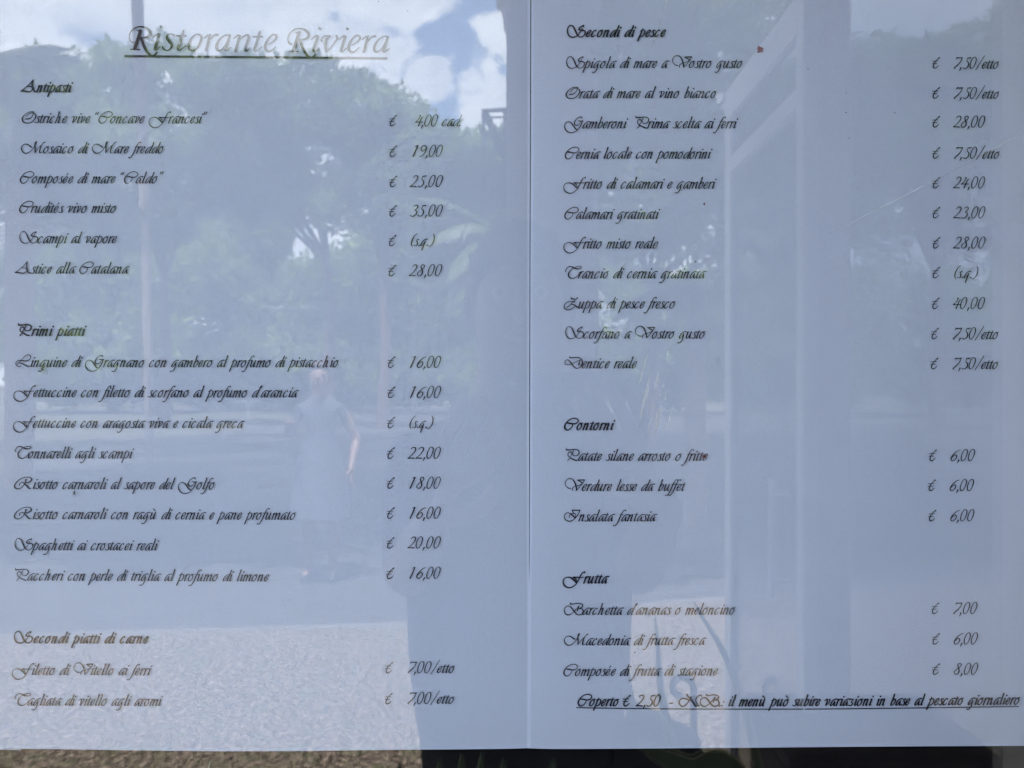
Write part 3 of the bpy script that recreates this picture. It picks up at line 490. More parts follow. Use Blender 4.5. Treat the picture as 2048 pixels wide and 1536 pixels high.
# tufts of straw grass on the strip
rg = np.random.default_rng(5); n = 9000
px_ = rg.uniform(-3.6, 2.2, n); py_ = rg.uniform(-5.0, -2.45, n); h_ = rg.uniform(.01,.04,n); a_ = rg.uniform(0,6.28,n); ww = rg.uniform(.002,.005,n); lean = rg.normal(0,.015,(n,2))
V = np.zeros((n,3,3)); V[:,0] = np.stack([px_-np.cos(a_)*ww, py_-np.sin(a_)*ww, 0*px_+.001],1); V[:,1] = np.stack([px_+np.cos(a_)*ww, py_+np.sin(a_)*ww, 0*px_+.001],1); V[:,2] = np.stack([px_+lean[:,0], py_+lean[:,1], h_],1)
gt = mesh_obj('grass_blades', V.reshape(-1,3), np.arange(3*n).reshape(-1,3), mat('straw', (.28,.23,.15), .8, col2=(.10,.12,.05), nscale=6)); tag(gt, 'short dry straw and green blades on the sunlit strip', 'grass', kind='stuff')

# ---------------------------------------------------------------- vegetation
rng = np.random.default_rng(11)
def leaves(centers, crad, nper, size, asp=.35, up=.25):
    N = len(centers)*nper
    c = np.repeat(centers, nper, 0); r = np.repeat(crad, nper)
    d = rng.normal(size=(N,3)); d /= np.linalg.norm(d, axis=1, keepdims=True)
    p = c+d*(r*rng.uniform(.35,1,N)**.6)[:,None]
    a = rng.normal(size=(N,3))+d*1.2; a[:,2] += up; a /= np.linalg.norm(a, axis=1, keepdims=True)
    b = np.cross(a, rng.normal(size=(N,3))); b /= np.linalg.norm(b, axis=1, keepdims=True)
    s = size*rng.uniform(.6,1.35,N)[:,None]
    V = np.stack([p-b*s*asp*.4, p+a*s*.55-b*s*asp*.5, p+a*s, p+a*s*.55+b*s*asp*.5], 1).reshape(-1,3)
    return V, np.arange(4*N).reshape(-1,4)
def crown_centers(lobes, per):
    C = []; Rr = []
    for (cx,cy,cz,rx,ry,rz) in lobes:
        n = max(8, int(per))
        d = rng.normal(size=(n,3)); d /= np.linalg.norm(d, axis=1, keepdims=True)
        k = rng.uniform(.45,1,n)**.5
        C.append(np.array([cx,cy,cz])+d*k[:,None]*np.array([rx,ry,rz])); Rr.append(rng.uniform(.16,.34,n)*min(rx,rz)*1.1)
    return np.vstack(C), np.hstack(Rr)
def tree(lobespx, D, label, m, nm='pine_tree', per=60, nper=60, leaf=.3, trunk=None, cat='tree', group='trees across the road', limbs=True):
    lb = []
    for (px,py,rx,ry) in lobespx:
        p = at(px,py,D+rng.uniform(-1,1)*.04*D); lb.append((p.x,p.y,p.z,rx/F*D,rx/F*D*.8,ry/F*D))
    cxm = sum(l[0] for l in lb)/len(lb); cym = sum(l[1] for l in lb)/len(lb)
    base = Vector((cxm if trunk is None else (trunk-1024)/F*D, cym, -.02))
    root = empty(nm, base, label, cat, group)
    C, Rr = crown_centers(lb, per); V, Fc = leaves(C, Rr, nper, leaf)
    V = V-np.array(base); mesh_obj('crown', V, Fc, m, root)
    zt = min(l[2]-l[5]*.3 for l in lb); bm = bmesh.new(); r0 = max(.12, .016*D*.5)
    fork = Vector((0,0,zt*.72)); tube(bm, [(0,0,0),(.1,.05,zt*.35),fork], [r0,r0*.75,r0*.6], 9)
    if limbs:
        for l in lb:
            e_ = Vector((l[0],l[1],l[2]))-base; tube(bm, [fork, fork.lerp(e_,.5)+Vector((0,0,-.2)), e_], [r0*.42,r0*.28,r0*.12], 6)
    bm_obj('trunk', bm, M['bark'], root); return root
tree([(20,260,80,90),(110,190,90,75),(60,380,110,90),(180,330,110,110)], 30, 'rounded pine crown at the far left, paler green', M['pine'], trunk=70)
tree([(235,170,75,75),(330,170,100,75),(270,300,130,110),(400,330,110,110),(300,430,130,60)], 33, 'tall pine with the uneven double crest above the title', M['pine'], trunk=330)
tree([(480,180,110,60),(590,200,110,70),(500,310,130,90),(640,330,120,100),(540,395,110,50)], 31, 'broadest umbrella pine in the middle of the row', M['pine'], trunk=655, per=75)
tree([(720,230,90,75),(790,290,85,85),(740,400,110,90),(850,380,80,100),(830,290,40,50)], 29, 'pine whose crown slopes down towards the blue sky gap', M['pine'], trunk=760)
tree([(910,340,70,70),(980,370,80,90),(930,460,110,90),(1020,330,60,60)], 26, 'lower dark pine next to the porch pillar', M['pine2'], trunk=960)
tree([(150,560,150,90),(330,560,150,100),(90,660,100,80),(240,700,200,70),(180,750,140,55),(360,750,130,55)], 48, 'dense shrubby tree in the shade at the left', M['pine2'], nm='shade_tree', leaf=.55, per=95, group='trees behind the pines')
tree([(460,530,110,95),(560,620,140,90),(700,590,110,80),(600,710,190,65),(500,755,130,50),(660,755,120,50),(520,480,60,40)], 50, 'dense low tree behind the middle pines', M['pine2'], nm='shade_tree', leaf=.55, per=95, group='trees behind the pines')
tree([(800,540,110,100),(950,620,130,100),(880,710,160,65),(1040,560,100,120),(820,750,120,50),(980,750,120,50)], 46, 'dense low tree behind the dark pine', M['pine2'], nm='shade_tree', leaf=.55, per=95, group='trees behind the pines')
tree([(1200,150,110,200),(1300,60,130,200),(1400,180,140,200),(1230,350,140,170),(1440,400,170,150)], 21, 'tall dark tree beyond the pillar reaching above the view', M['pine'], trunk=1300, per=110, leaf=.26)
tree([(1540,20,110,200),(1600,200,110,180),(1560,420,130,150),(1680,330,80,160)], 22, 'tall tree seen through the open door', M['pine2'], trunk=1560, per=100, leaf=.26)
tree([(1760,190,90,100),(1870,180,90,110),(1980,160,110,120),(1800,360,140,130),(1980,380,130,130)], 27, 'rounded tree seen through the tinted screen', M['pine2'], trunk=1880, per=80)
tree([(1120,740,120,60),(1200,640,160,110),(1400,640,160,100),(1600,640,160,110),(1800,640,160,110),(2000,640,150,110),(1300,750,130,50),(1500,750,130,50),(1700,750,130,50),(1900,750,130,50)], 44, 'long dense thicket beyond the road on the right', M['pine2'], nm='shade_tree', leaf=.5, per=70, group='trees behind the pines')
def shade_canopy(tx, ty, lobes, z, label, leaf=.3):  # wide pines added above the view so their crowns shade the road
    root = empty('added_shade_pine', (tx,ty,-.02), label, 'tree', 'unseen pines added to shade the road')
    lb = [(x-tx, y-ty, z+rng.uniform(-.3,.3), r, r, r*.32) for x, y, r in lobes]
    C, Rr = crown_centers(lb, 60); V, Fc = leaves(C, Rr*2.0, 60, leaf); mesh_obj('crown', V, Fc, M['pine'], root)
    bm = bmesh.new(); fork = Vector((.3 if tx < 0 else -.3,.2,z*.55)); tube(bm, [(0,0,0),(.1,0,z*.3),fork], [.3,.24,.2], 10)
    for l in lb: tube(bm, [fork, fork.lerp(Vector(l[:3]),.5)+Vector((0,0,.3)), Vector(l[:3])], [.13,.09,.05], 6)
    bm_obj('trunk', bm, M['bark'], root)
shade_canopy(-6.9,-7.5, [(-5.5,-6.2,2.2),(-3.2,-5.4,2.1),(-1.6,-7.5,2.2),(-4.2,-9,2.4),(-7,-9,2.3),(-1.5,-10.4,2.3),(-5.5,-12,2.3)], 9.2, 'unseen wide umbrella pine added on the left to shade the road')
shade_canopy(7.6,-8, [(1.2,-5.3,2.1),(3.6,-6.3,2.2),(.8,-8,2.2),(3.2,-9.2,2.3),(6.2,-8.4,2.4),(1.4,-11.2,2.2),(4.6,-12,2.3)], 9.2, 'unseen wide umbrella pine added on the right to shade the road')
shade_canopy(-14,-17, [(-10,-15,3),(-6,-14.5,3),(-2,-14.5,3),(-8,-19,3),(-3.5,-19.5,3)], 14, 'unseen tall umbrella pine added farther off on the left to shade the road', .4)
shade_canopy(15,-17, [(9,-15,3),(5.5,-14.5,3),(2,-15,3),(8,-19.5,3),(3,-20,3)], 14, 'unseen tall umbrella pine added farther off on the right to shade the road', .4)
# palms
def frond_mesh(L, droop, nl, leafL, w=.018):
    V = []; Fc = []; P = []
    for i in range(13):
        u = i/12; P.append(Vector((L*(u-.12*u*u), 0, L*(.55*u-droop*u*u))))
    bm = bmesh.new(); tube(bm, P, [.012*(1-.75*i/12)*L+.002 for i in range(13)], 5)
    for i in range(nl):
        u = .1+.9*i/nl; f = u*12; k = min(11, int(f)); p = P[k].lerp(P[k+1], f-k); tdir = (P[k+1]-P[k]).normalized()
        for s in (-1,1):
            ll = leafL*math.sin(math.pi*(.12+.85*u))*random.uniform(.85,1.1)
            d = (tdir*.75+Vector((0,s,0))*1.0+Vector((0,0,-.25+random.uniform(-.1,.1)))).normalized()
            q = p+d*ll*.55; r = p+(d+Vector((0,0,-.3))).normalized()*ll
            n = tdir.cross(d).normalized().cross(d)*w
            vs = [bm.verts.new(c) for c in (p-n*.5, q-n, r, q+n, p+n*.5)]
            bm.faces.new(vs)
    me = bpy.data.meshes.new('frond'); bm.to_mesh(me); bm.free(); me.materials.append(M['palm']); return me
def palm(base, h, r0, r1, L, nf, label, lean=(0,0), leafL=.4, w=.018, nl=34):
    root = empty('palm_tree', base, label, 'palm', 'palm trees')
    top = Vector((lean[0], lean[1], h)); bm = bmesh.new()
    tube(bm, [(lean[0]*u**1.5, lean[1]*u**1.5, h*u) for u in np.linspace(0,1,24)], [r0+(r1-r0)*u+(.006*(i%2)) for i,u in enumerate(np.linspace(0,1,24))], 12); bm_obj('trunk', bm, M['palmbark'], root)
    ms = [frond_mesh(L, dr_, nl, leafL, w) for dr_ in (.35,.75,1.1)]
    for i in range(nf):
        o = bpy.data.objects.new('frond', ms[i%3]); COL.objects.link(o); o.parent = root; o.location = top
        o.rotation_euler = (random.uniform(-.2,.2), random.uniform(-.25,.25), i*2.4+random.uniform(-.2,.2))
    return root
b_ = at(300, 768, 17); palm((b_.x,b_.y,-.02), 11.5, .075, .115, 2.4, 20, 'tall slender palm whose pale trunk rises past the title', lean=(-.36,0), leafL=.6, w=.03)
b_ = at(-60, 768, 20); palm((b_.x,b_.y,-.02), 8.3, .2, .17, 2.6, 20, 'palm at the left edge with only its frond tips showing', leafL=.6, w=.03)
b_ = at(40, 768, 13); palm((b_.x,b_.y,-.02), 4.3, .2, .18, 2.6, 26, 'bushy date palm in front of the left pines', leafL=.5, w=.025)
b_ = at(1030, 768, 6.6); palm((b_.x,b_.y,-.02), 2.45, .11, .1, .85, 24, 'young palm behind the pillar with sunlit arching fronds', leafL=.26, w=.01)
b_ = at(1390, 768, 9.5); palm((b_.x,b_.y,-.02), 2.35, .12, .1, 1.0, 22, 'palm beyond the pillar towards the open door', leafL=.4, w=.014)

# potted strap leaved plants by the glass
def strap_leaf(pts, w, root, rib=True):
    P = catmull([(p[0],p[1],p[2]) for p in pts], 8); bm = bmesh.new(); n = len(P); rows = []
    for i,p in enumerate(P):
        u = i/(n-1); ww_ = w*math.sin(math.pi*(.12+.86*u))**.7; p = Vector(p)
        tdir = (Vector(P[min(i+1,n-1)])-Vector(P[max(i-1,0)])).normalized(); s = tdir.cross(Vector((0,1,.25))).normalized()
        rows.append([bm.verts.new(p-s*ww_), bm.verts.new(p-s*ww_*.86+Vector((0,.001,0))), bm.verts.new(p+Vector((0,.006,0))), bm.verts.new(p+s*ww_*.86+Vector((0,.001,0))), bm.verts.new(p+s*ww_)])
    for a,b in zip(rows,rows[1:]):
        for k in range(4):
            f = bm.faces.new((a[k],a[k+1],b[k+1],b[k])); f.material_index = 1 if k in (0,3) and rib else 0
    o = bm_obj('leaf', bm, M['leaf'], root, smooth=True); o.data.materials.append(M['leafedge']); return o
def pot(root, r, h):
    bm = bmesh.new(); tube(bm, [(0,0,0),(0,0,h*.9),(0,0,h*.9),(0,0,h)], [r*.72,r*.95,r*1.06,r*1.06], 24); bm_obj('pot', bm, M['terracotta'], root)
    bm = bmesh.new(); tube(bm, [(0,0,h+.001),(0,0,h+.01)], r*.9, 20); bm_obj('soil', bm, M['terracotta'], root)
pa = empty('strap_leaf_plant', (.42,-.62,0), 'potted plant whose yellow edged strap leaf crosses under the right sheet', 'potted plant', 'potted strap leaf plants')
pot(pa, .16, .42)
def loc(root, px, py, D): return at(px, py, D)-root.location
for lf, w_ in (([(0,0,.42),(-.03,.02,.62),loc(pa,1480,1575,1.12),loc(pa,1370,1528,1.1),loc(pa,1270,1478,1.08)], .019), ([(.02,0,.42),(.05,0,.7),(.12,-.02,.86),(.22,-.04,.84)], .018), ([(0,-.02,.42),(-.06,-.04,.66),(-.16,-.06,.80),(-.28,-.06,.78)], .018),
    ([(.01,.02,.42),(.06,.06,.75),(.16,.1,.88)], .016), ([(-.02,0,.42),(-.1,.02,.7),loc(pa,1345,1490,1.15),loc(pa,1306,1225,1.12)], .007), ([(0,0,.42),(-.06,0,.7),loc(pa,1480,1400,1.15),loc(pa,1382,1195,1.12)], .006)): strap_leaf(lf, w_, pa)
pc = empty('strap_leaf_plant', (-.06,-.45,0), 'potted plant with dark leaves showing under the left sheet', 'potted plant', 'potted strap leaf plants')
pot(pc, .13, .4)
for tx, ty, D_ in ((880,1508,.98),(925,1500,1.0),(800,1515,.97),(1010,1512,.96),(965,1500,1.02),(1110,1512,.97)):
    e_ = loc(pc, tx, ty, D_); strap_leaf([(0,0,.4),(e_.x*.15,e_.y*.2,.6),(e_.x*.6,e_.y*.6,e_.z*.9),tuple(e_)], .013, pc, rib=False)

# ---------------------------------------------------------------- things across the road
tb = empty('round_table', at(496,768,38)*1, 'small round white table on one leg out on the road side', 'table'); tb.location.z = -.01
bm = bmesh.new(); tube(bm, [(0,0,.72),(0,0,.76)], .52, 28); bm_obj('tabletop', bm, M['white'], tb)
bm = bmesh.new(); tube(bm, [(0,0,.03),(0,0,.5),(0,0,.72)], [.04,.045,.2], 12); bm_obj('leg', bm, M['white'], tb)
bm = bmesh.new(); tube(bm, [(0,0,0),(0,0,.03)], [.26,.22], 20); bm_obj('base', bm, M['white'], tb)
lp = empty('street_lamp', at(829,768,42), 'thin grey street lamp post standing before the parked cars', 'lamp post'); lp.location.z = -.02
bm = bmesh.new(); tube(bm, [(0,0,0),(0,0,5.4)], [.05,.035], 10); bm_obj('post', bm, M['kerb'], lp)
bm = bmesh.new(); tube(bm, [(0,0,5.4),(.0,0,5.55),(.5,0,5.75)], .03, 8); bm_obj('arm', bm, M['kerb'], lp)
bm = bmesh.new(); box(bm, .4,.85,-.1,.1,5.7,5.8,bev=.03); bm_obj('lamp_head', bm, M['kerb'], lp)
def car(px, D, col, label, rz):
    root = empty('parked_car', at(px,768,D), label, 'car', 'cars parked across the road'); root.location.z = -.01; root.rotation_euler.z = rz
    cm = mat('car_paint', col, .3, spec=.6); prof = [(-2,.35),(-2.02,.75),(-1.9,.92),(-1.0,1.0),(-.5,1.38),(.7,1.42),(1.5,1.02),(1.98,.9),(2.02,.5),(1.95,.3)]
    bm = bmesh.new(); A = [bm.verts.new((x,-.82 if z<1.05 else -.66,z)) for x,z in prof]; B = [bm.verts.new((x,.82 if z<1.05 else .66,z)) for x,z in prof]
    bm.faces.new(A); bm.faces.new(B[::-1])
    for i in range(len(prof)): j=(i+1)%len(prof); bm.faces.new((A[j],A[i],B[i],B[j]))
    bmesh.ops.bevel(bm, geom=list(bm.edges), offset=.04, segments=2, affect='EDGES'); body = bm_obj('body', bm, cm, root)
    gm = M['iron']
    for y0 in (-1,1):
        V = [(-.95,y0*.80,1.0),(-.52,y0*.695,1.33),(.62,y0*.695,1.36),(1.3,y0*.80,1.03)]; mesh_obj('side_window', V+[(a,b*.97,c) for a,b,c in V], [(0,1,2,3),(7,6,5,4),(0,4,5,1),(1,5,6,2),(2,6,7,3),(3,7,4,0)], gm, root)
    for sx in (-1.25,1.3):
        for sy in (-.76,.76):
            bm = bmesh.new(); tube(bm, [(sx,sy-.1,.32),(sx,sy+.1,.32)], .32, 18); wl = bm_obj('wheel', bm, gm, root)
            bm = bmesh.new(); tube(bm, [(sx,sy*1.14-.01,.32),(sx,sy*1.14+.01,.32)], .18, 12); r_ = bm_obj('rim', bm, M['alu'], wl)
    for sx, c_ in ((-2.0,M['white']),(2.0,M['red'])):
        for sy in (-.6,.6): bm = bmesh.new(); box(bm, sx-.04,sx+.04,sy-.14,sy+.14,.68,.82,bev=.02); bm_obj('headlight' if sx<0 else 'tail_light', bm, c_, root)
    return root
M['red'] = mat('red_lens', (.6,.03,.03), .3)
car(795, 62, (.55,.50,.40), 'sand coloured car parked beside the lamp post', .5)
car(872, 66, (.25,.35,.28), 'dull green car half hidden right of the lamp post', 1.2)
car(705, 68, (.5,.5,.48), 'pale grey car parked farther left among the trunks', 1.3)
car(745, 60, (.45,.12,.08), 'small red car parked left of the sand coloured one', 1.5)
# raised stair landing with railings
st = empty('stair_landing', at(1000,768,14), 'dark steel stair landing with rails rising beside the pillar', 'staircase'); st.location.z = -.02
def rb(name, p, q, r): 
    bm = bmesh.new(); tube(bm, [Vector(p)-st.location, Vector(q)-st.location], r, 6); return bm_obj(name, bm, M['iron'], st)
D_ = 14
rb('top_rail', at(964,223,D_), at(1120,212,D_), .035)
for yy in (236,268,272): rb('rail', at(966,yy,D_), at(1120,yy-4,D_), .018)
for xx in (967,1010,1060,1110): rb('post', at(xx,220,D_), Vector((at(xx,220,D_).x, at(xx,220,D_).y, 0)), .03)
rb('stringer', at(970,226,D_), at(1012,318,D_), .06); rb('stringer', at(978,262,D_), at(1000,300,D_), .04)
boxo('platform', ((1000-1024)/F*D_*0-.2, .9, -.4,.4,4.6,4.68), M['iron'], st)

# ---------------------------------------------------------------- people mirrored in the glass
def skinned(name, pts, edges, radii, m, parent=None, sub=2, root=0):
    me = bpy.data.meshes.new(name); me.from_pydata([tuple(p) for p in pts], edges, []); o = bpy.data.objects.new(name, me); COL.objects.link(o)
    if parent: o.parent = parent
    md = o.modifiers.new('skin', 'SKIN'); md.use_smooth_shade = True; md.branch_smoothing = .6
    for i, r in enumerate(radii): sv = me.skin_vertices[0].data[i]; sv.radius = r if isinstance(r, tuple) else (r, r); sv.use_root = (i == root)
    s = o.modifiers.new('sub', 'SUBSURF'); s.levels = sub; s.render_levels = sub
    dg = bpy.context.evaluated_depsgraph_get(); new = bpy.data.meshes.new_from_object(o.evaluated_get(dg)); o.modifiers.clear(); o.data = new
    if m: 
        new.materials.clear(); new.materials.append(m)
    for p in new.polygons: p.use_smooth = True
    return o
M['eyewhite'] = mat('eye_white', (.38,.36,.34), .4)
M['skin'] = mat('skin', (.24,.155,.12), .5, noise=.08, nscale=25)
M['shirt'] = mat('dark_shirt', (.045,.055,.08), .85, noise=.25, nscale=30, bump=.3, bscale=90)
M['trousers'] = mat('dark_trousers', (.03,.035,.05), .85, noise=.2, nscale=30)
M['dress'] = mat('blue_dress', (.07,.08,.11), .85, noise=.25, nscale=20)
M['hair'] = mat('brown_hair', (.04,.025,.018), .6, noise=.4, nscale=60)
M['shoe'] = mat('shoe', (.03,.03,.03), .6)
M['phone'] = mat('phone_black', (.01,.01,.012), .25)
def figure(root, H, arms, cloth_fn, hand_specs, bodyw=1.0, legs=None):
    """one continuous skinned body; arms = per side [elbow, wrist] in root space"""
    P = []; E = []; Rd = []
    def add(p, r, par=None):
        P.append(Vector(p)); Rd.append(r); 
        if par is not None: E.append((par, len(P)-1))
        return len(P)-1
    k = H/1.72
    pel = add((0,0,.95*k), (.19*bodyw*k,.125*k)); wa = add((0,0,1.10*k), ((.178 if bodyw > 1.2 else .13)*bodyw*k,.11*k), pel); ch = add((0,-.01,1.28*k), (.172*bodyw*k,.115*k), wa)
    sh = add((0,-.01,1.41*k), (.125*bodyw*k,.085*k), ch); ne = add((0,.0,1.475*k), .06*k, sh); hb = add((0,.022,1.555*k), (.074*k,.088*k), ne); hd_ = add((0,.02,1.63*k), (.086*k,.104*k), hb); ht = add((0,.005,1.70*k), (.07*k,.085*k), hd_)
    for s, (el_, wr_) in zip((-1,1), arms):
        a = add((s*.165*min(bodyw,1.12)*k,-.01,1.39*k), .055*k, sh); e_ = add(el_, .038*k, a); m_ = add(Vector(el_).lerp(Vector(wr_),.35), .039*k, e_); w2 = add(wr_, .026*k, m_)
        add(Vector(wr_)+(Vector(wr_)-Vector(el_)).normalized()*.05, (.036*k,.018*k), w2)
    for s in (-1,1):
        h_ = add((s*.09*k,0,.86*k), .088*k, pel); kn = add((s*.095*k,.01,.48*k), .056*k, h_); cf = add((s*.097*k,-.015,.34*k), .055*k, kn); an = add((s*.10*k,-.01,.09*k), .036*k, cf); ft = add((s*.11*k,.06,.035*k), (.036*k,.03*k), an); add((s*.115*k,.15,.025*k), (.034*k,.02*k), ft)
    o = skinned('body', P, E, Rd, None, root)
    mats = [M['skin'], M['shirt'], M['trousers'], M['dress'], M['shoe']]
    for mm in mats: o.data.materials.append(mm)
    o.data.polygons.foreach_set('material_index', [cloth_fn(p.center) for p in o.data.polygons]); o.data.update()
    # face
    bm = bmesh.new(); tube(bm, [(0,.108*k,1.655*k),(0,.134*k,1.612*k),(0,.118*k,1.602*k)], [.006,.013,.008], 8); bm_obj('nose', bm, M['skin'], root, True)
    bm = bmesh.new(); tube(bm, [(-.024,.102*k,1.577*k),(0,.110*k,1.575*k),(.024,.102*k,1.577*k)], [.003,.007,.003], 8); bm_obj('mouth', bm, mat('lips',(.4,.15,.13),.5), root, True)
    for s in (-1,1):
        bm = bmesh.new(); bmesh.ops.create_uvsphere(bm, u_segments=12, v_segments=8, radius=.011); bmesh.ops.translate(bm, verts=bm.verts, vec=(s*.031,.096*k,1.645*k)); ey = bm_obj('eye', bm, M['eyewhite'], root, True)
        bm = bmesh.new(); bmesh.ops.create_uvsphere(bm, u_segments=10, v_segments=6, radius=.006); bmesh.ops.scale(bm, verts=bm.verts, vec=(1,.5,1)); bmesh.ops.translate(bm, verts=bm.verts, vec=(s*.031,.096*k+.0095,1.645*k)); bm_obj('iris', bm, M['hair'], ey, True)
        bm = bmesh.new(); tube(bm, [(s*.016,.108*k,1.672*k),(s*.033,.111*k,1.679*k),(s*.05,.100*k,1.671*k)], [.002,.0035,.002], 6); bm_obj('eyebrow', bm, M['hair'], root, True)
        bm = bmesh.new(); bmesh.ops.create_uvsphere(bm, u_segments=10, v_segments=6, radius=.026); bmesh.ops.scale(bm, verts=bm.verts, vec=(.35,.7,1.1)); bmesh.ops.translate(bm, verts=bm.verts, vec=(s*.085*k,.012,1.625*k)); bm_obj('ear', bm, M['skin'], root, True)
    bm = bmesh.new(); bmesh.ops.create_icosphere(bm, subdivisions=4, radius=1)
    for v in bm.verts:
        c = v.co; n_ = 1+.035*math.sin(c.x*23+c.z*9)+.03*math.sin(c.z*31+c.y*17)
        v.co = Vector((c.x*.088*k*n_, c.y*.108*k*n_-.005, c.z*.10*k*n_+1.675*k))
    bmesh.ops.delete(bm, geom=[v for v in bm.verts if v.co.y > .055*k and v.co.z < 1.70*k], context='VERTS'); bm_obj('hair', bm, M['hair'], root, True)
    for (wr_, fd, pn, side, curl) in hand_specs:
        wr_ = Vector(wr_); fd = Vector(fd).normalized(); pn = Vector(pn).normalized(); ac = fd.cross(pn).normalized()
        P = [wr_-fd*.02, wr_+fd*.03, wr_+fd*.07]; E = [(0,1),(1,2)]; Rd = [(.024,.02),(.036,.016),(.038,.014)]
        for i, (off, ln) in enumerate(((-.028,.068),(-.009,.078),(.010,.073),(.028,.058))):
            b0 = wr_+fd*.088+ac*off; P.append(b0); Rd.append(.0098); E.append((2, len(P)-1))
            d = fd.copy(); prev = len(P)-1; q = b0.copy()
            for j, fr in enumerate((.45,.3,.25)):
                d = (Matrix.Rotation(-curl*(j+1)*.55, 3, ac) @ fd).normalized(); q = q+d*ln*fr; P.append(q.copy()); Rd.append(.0088-.0008*j); E.append((prev, len(P)-1)); prev = len(P)-1
        tb_ = wr_+fd*.035+ac*side*.03; P.append(tb_); Rd.append(.013); E.append((1, len(P)-1)); t2 = tb_+(fd*.5+ac*side*.45+pn*.7).normalized()*.036; P.append(t2); Rd.append(.0105); E.append((len(P)-2, len(P)-1)); P.append(t2+(fd+pn*.2).normalized()*.028); Rd.append(.009); E.append((len(P)-2, len(P)-1))
        skinned('hand', P, E, Rd, M['skin'], root, sub=1)
    return o
def cloth_photo(c):
    if c.z < .075: return 4
    if c.z < .93: return 2
    if c.z < 1.43 and abs(c.x) < .23 and c.y < .14: return 1
    if c.z < 1.43 and c.y < .20: return 1
    return 0
ph = empty('person', (.012,-.985,0), 'photographer in dark clothes mirrored in the glass, holding up a phone', 'person')
armsP = (((-.165,.15,1.17),(-.107,.463,1.285)), ((.17,.15,1.17),(.153,.463,1.31)))
figure(ph, 1.66, armsP, cloth_photo, [((-.107,.463,1.285),(.45,0,.9),(0,-1,0),1,.12), ((.153,.463,1.31),(-.45,0,.9),(0,-1,0),-1,.12)], bodyw=1.45)
bag = empty('shoulder_bag', (.238,-.955,.60), 'dark soft shoulder bag hanging at the hip of the photographer', 'bag')
bm = bmesh.new(); box(bm, -.08,.085,-.06,.06,0,.33,bev=.03)
for v in bm.verts:
    if v.co.z > .2: v.co.z += (-v.co.x)*.45-.01
bm_obj('bag_body', bm, M['trousers'], bag, True)
bm = bmesh.new(); tube(bm, [(-.05,.03,.33),(-.10,.10,.55),(-.16,.115,.70),(-.21,.06,.80),(-.22,-.03,.83),(-.18,-.14,.72),(-.05,-.03,.33)], .009, 8); bm_obj('strap', bm, M['trousers'], bag)
phn = empty('mobile_phone', (0,-.5310,CZ), 'black mobile phone held sideways by the photographer', 'phone')
boxo('case', (-.020,.104,-.008,-.0005,-.045,.014), M['phone'], phn, bev=.0015)
boxo('screen', (-.013,.097,-.0088,-.0081,-.041,.010), M['phone'], phn)
bm = bmesh.new(); tube(bm, [(0,-.0004,0),(0,.0006,0)], .0042, 20); bm_obj('lens_ring', bm, M['alu'], phn)
def cloth_by(c):
    if c.z < .06: return 4
    if .45 < c.z < 1.36 and abs(c.x) < .20: return 3
    return 0
by = empty('person', (-1.42,-6.35,-.01), 'passer by in a blue dress with bare arms and legs on the road', 'person')
figure(by, 1.6, (((-.24,-.02,1.08),(-.20,.18,1.16)), ((.26,-.05,1.05),(.24,.06,.86))), cloth_by, [((-.20,.18,1.16),(.3,.8,.3),(0,-.3,1),1,.4), ((.24,.06,.86),(0,.1,-1),(-1,0,0),1,.3)], bodyw=.92)
bm = bmesh.new(); tube(bm, [(0,0,1.05),(0,0,.9),(0,0,.7),(0,0,.48)], [.135,.165,.2,.23], 24, caps=False); bm_obj('skirt', bm, M['dress'], by, True)

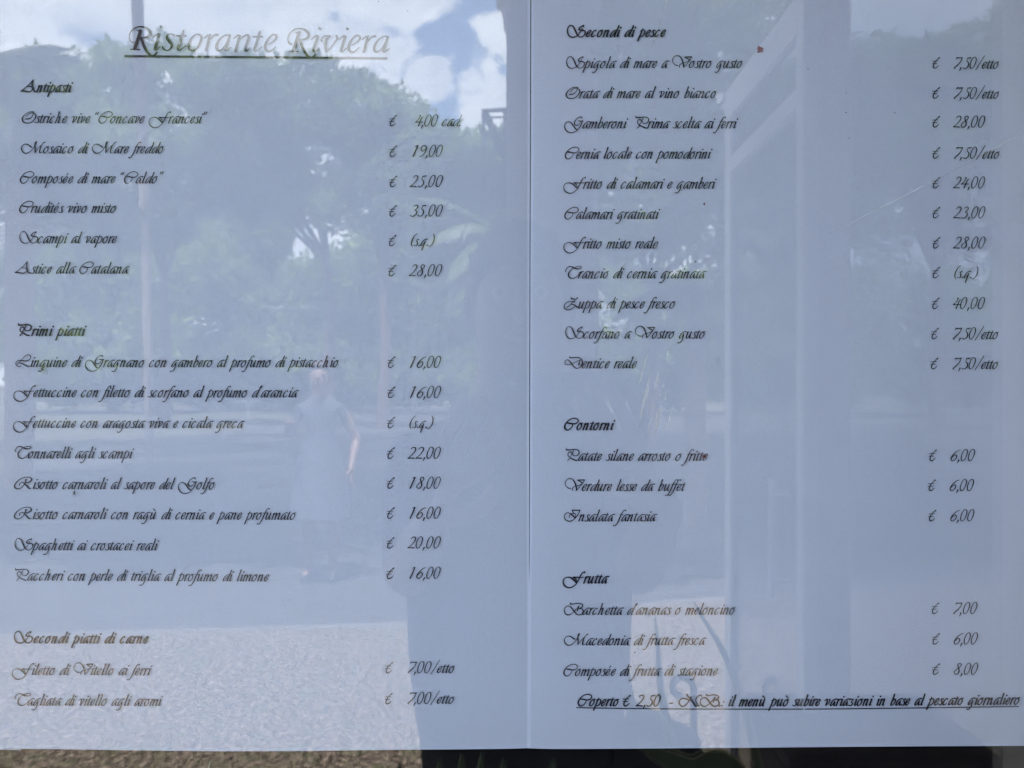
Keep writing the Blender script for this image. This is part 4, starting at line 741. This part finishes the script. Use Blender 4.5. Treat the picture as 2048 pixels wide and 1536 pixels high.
# ---------------------------------------------------------------- small things stuck on the sheets and the glass
def pxpt(px, py, y): return Vector(((px-1024)*PXM, y, CZ-(py-768)*PXM))
def gnat(px, py, label, sc=1.0):
    y = bulge(px, py, -1)-.0012; root = empty('dead_gnat', pxpt(px, py, y), label, 'insect', 'dead gnats on the left sheet')
    bm = bmesh.new(); u = PXM*sc; tube(bm, [(0,0,7*u),(.6*u,0,2*u),(0,0,-4*u)], [1.1*u,1.7*u,.8*u], 8); bm_obj('gnat_body', bm, M['iron'], root)
    for a, l in ((2.5,8),(.5,7),(-1.0,12),(-2.0,10),(-.5,6),(3.3,6)):
        bm = bmesh.new(); tube(bm, [(0,0,0),(math.cos(a)*l*.5*u,-.0002,math.sin(a)*l*.35*u),(math.cos(a)*l*.7*u,0,math.sin(a)*l*u)], [.45*u,.4*u,.25*u], 5); bm_obj('gnat_leg', bm, M['gnatleg'], root)
M['gnatleg'] = mat('gnat_leg', (.12,.09,.08), .8)
gnat(85, 737, 'dead gnat stuck under the word Linguine'); gnat(150, 986, 'smaller dead gnat under the Risotto line', .8)
M['berry'] = mat('dried_berry', (.30,.02,.07), .45, col2=(.04,.01,.02), nscale=400); M['speck'] = mat('speck', (.03,.02,.02), .8)
def speck(px, py, r, label, m='speck', nm='speck', grp='tiny dark specks on the right sheet', cat='speck', side=1):
    bm = bmesh.new(); bmesh.ops.create_icosphere(bm, subdivisions=3, radius=r*PXM)
    for v in bm.verts: c = v.co.normalized(); v.co *= 1+.28*math.sin(c.x*5+px)+.2*math.sin(c.z*7+py); v.co.y *= .35
    o = bm_obj(nm, bm, M[m], smooth=True); o.location = pxpt(px, py, bulge(px, py, side)-r*PXM*.3-.0003); tag(o, label, cat, grp); return o
speck(1518, 101, 5.5, 'crushed dark red berry speck above Vostro gusto', 'berry', 'red_speck', None)
speck(1407.5, 912, 3.4, 'dark red speck over the last letter of fritte', 'berry', 'red_speck', None)
speck(1407.5, 409, 1.9, 'tiny pink tinged speck right of the calamari line', 'berry', 'red_speck', None)
for px, py, r, l in ((1390,524,1.4,'dark speck above Trancio di cernia'),(1269,1303,1.3,'dark speck under Macedonia'),(1691,187,1.0,'faint speck right of vino bianco, the upper one of two'),(1691,226,1.3,'faint speck right of vino bianco, the lower one of two'),(1697,277,1.0,'faint speck right of the Gamberoni line'),(1789,226,1.0,'faint speck near the second price'),(1615,139,1.1,'faint speck on the door frame reflection')): speck(px, py, r, l)
for px, py, r, l in ((757,3,1.1,'faint speck at the very top of the left sheet'),(815,22,.9,'faint speck above the title end')): speck(px, py, r, l, grp='tiny dark specks on the left sheet', side=-1)
bpy.context.view_layer.update()
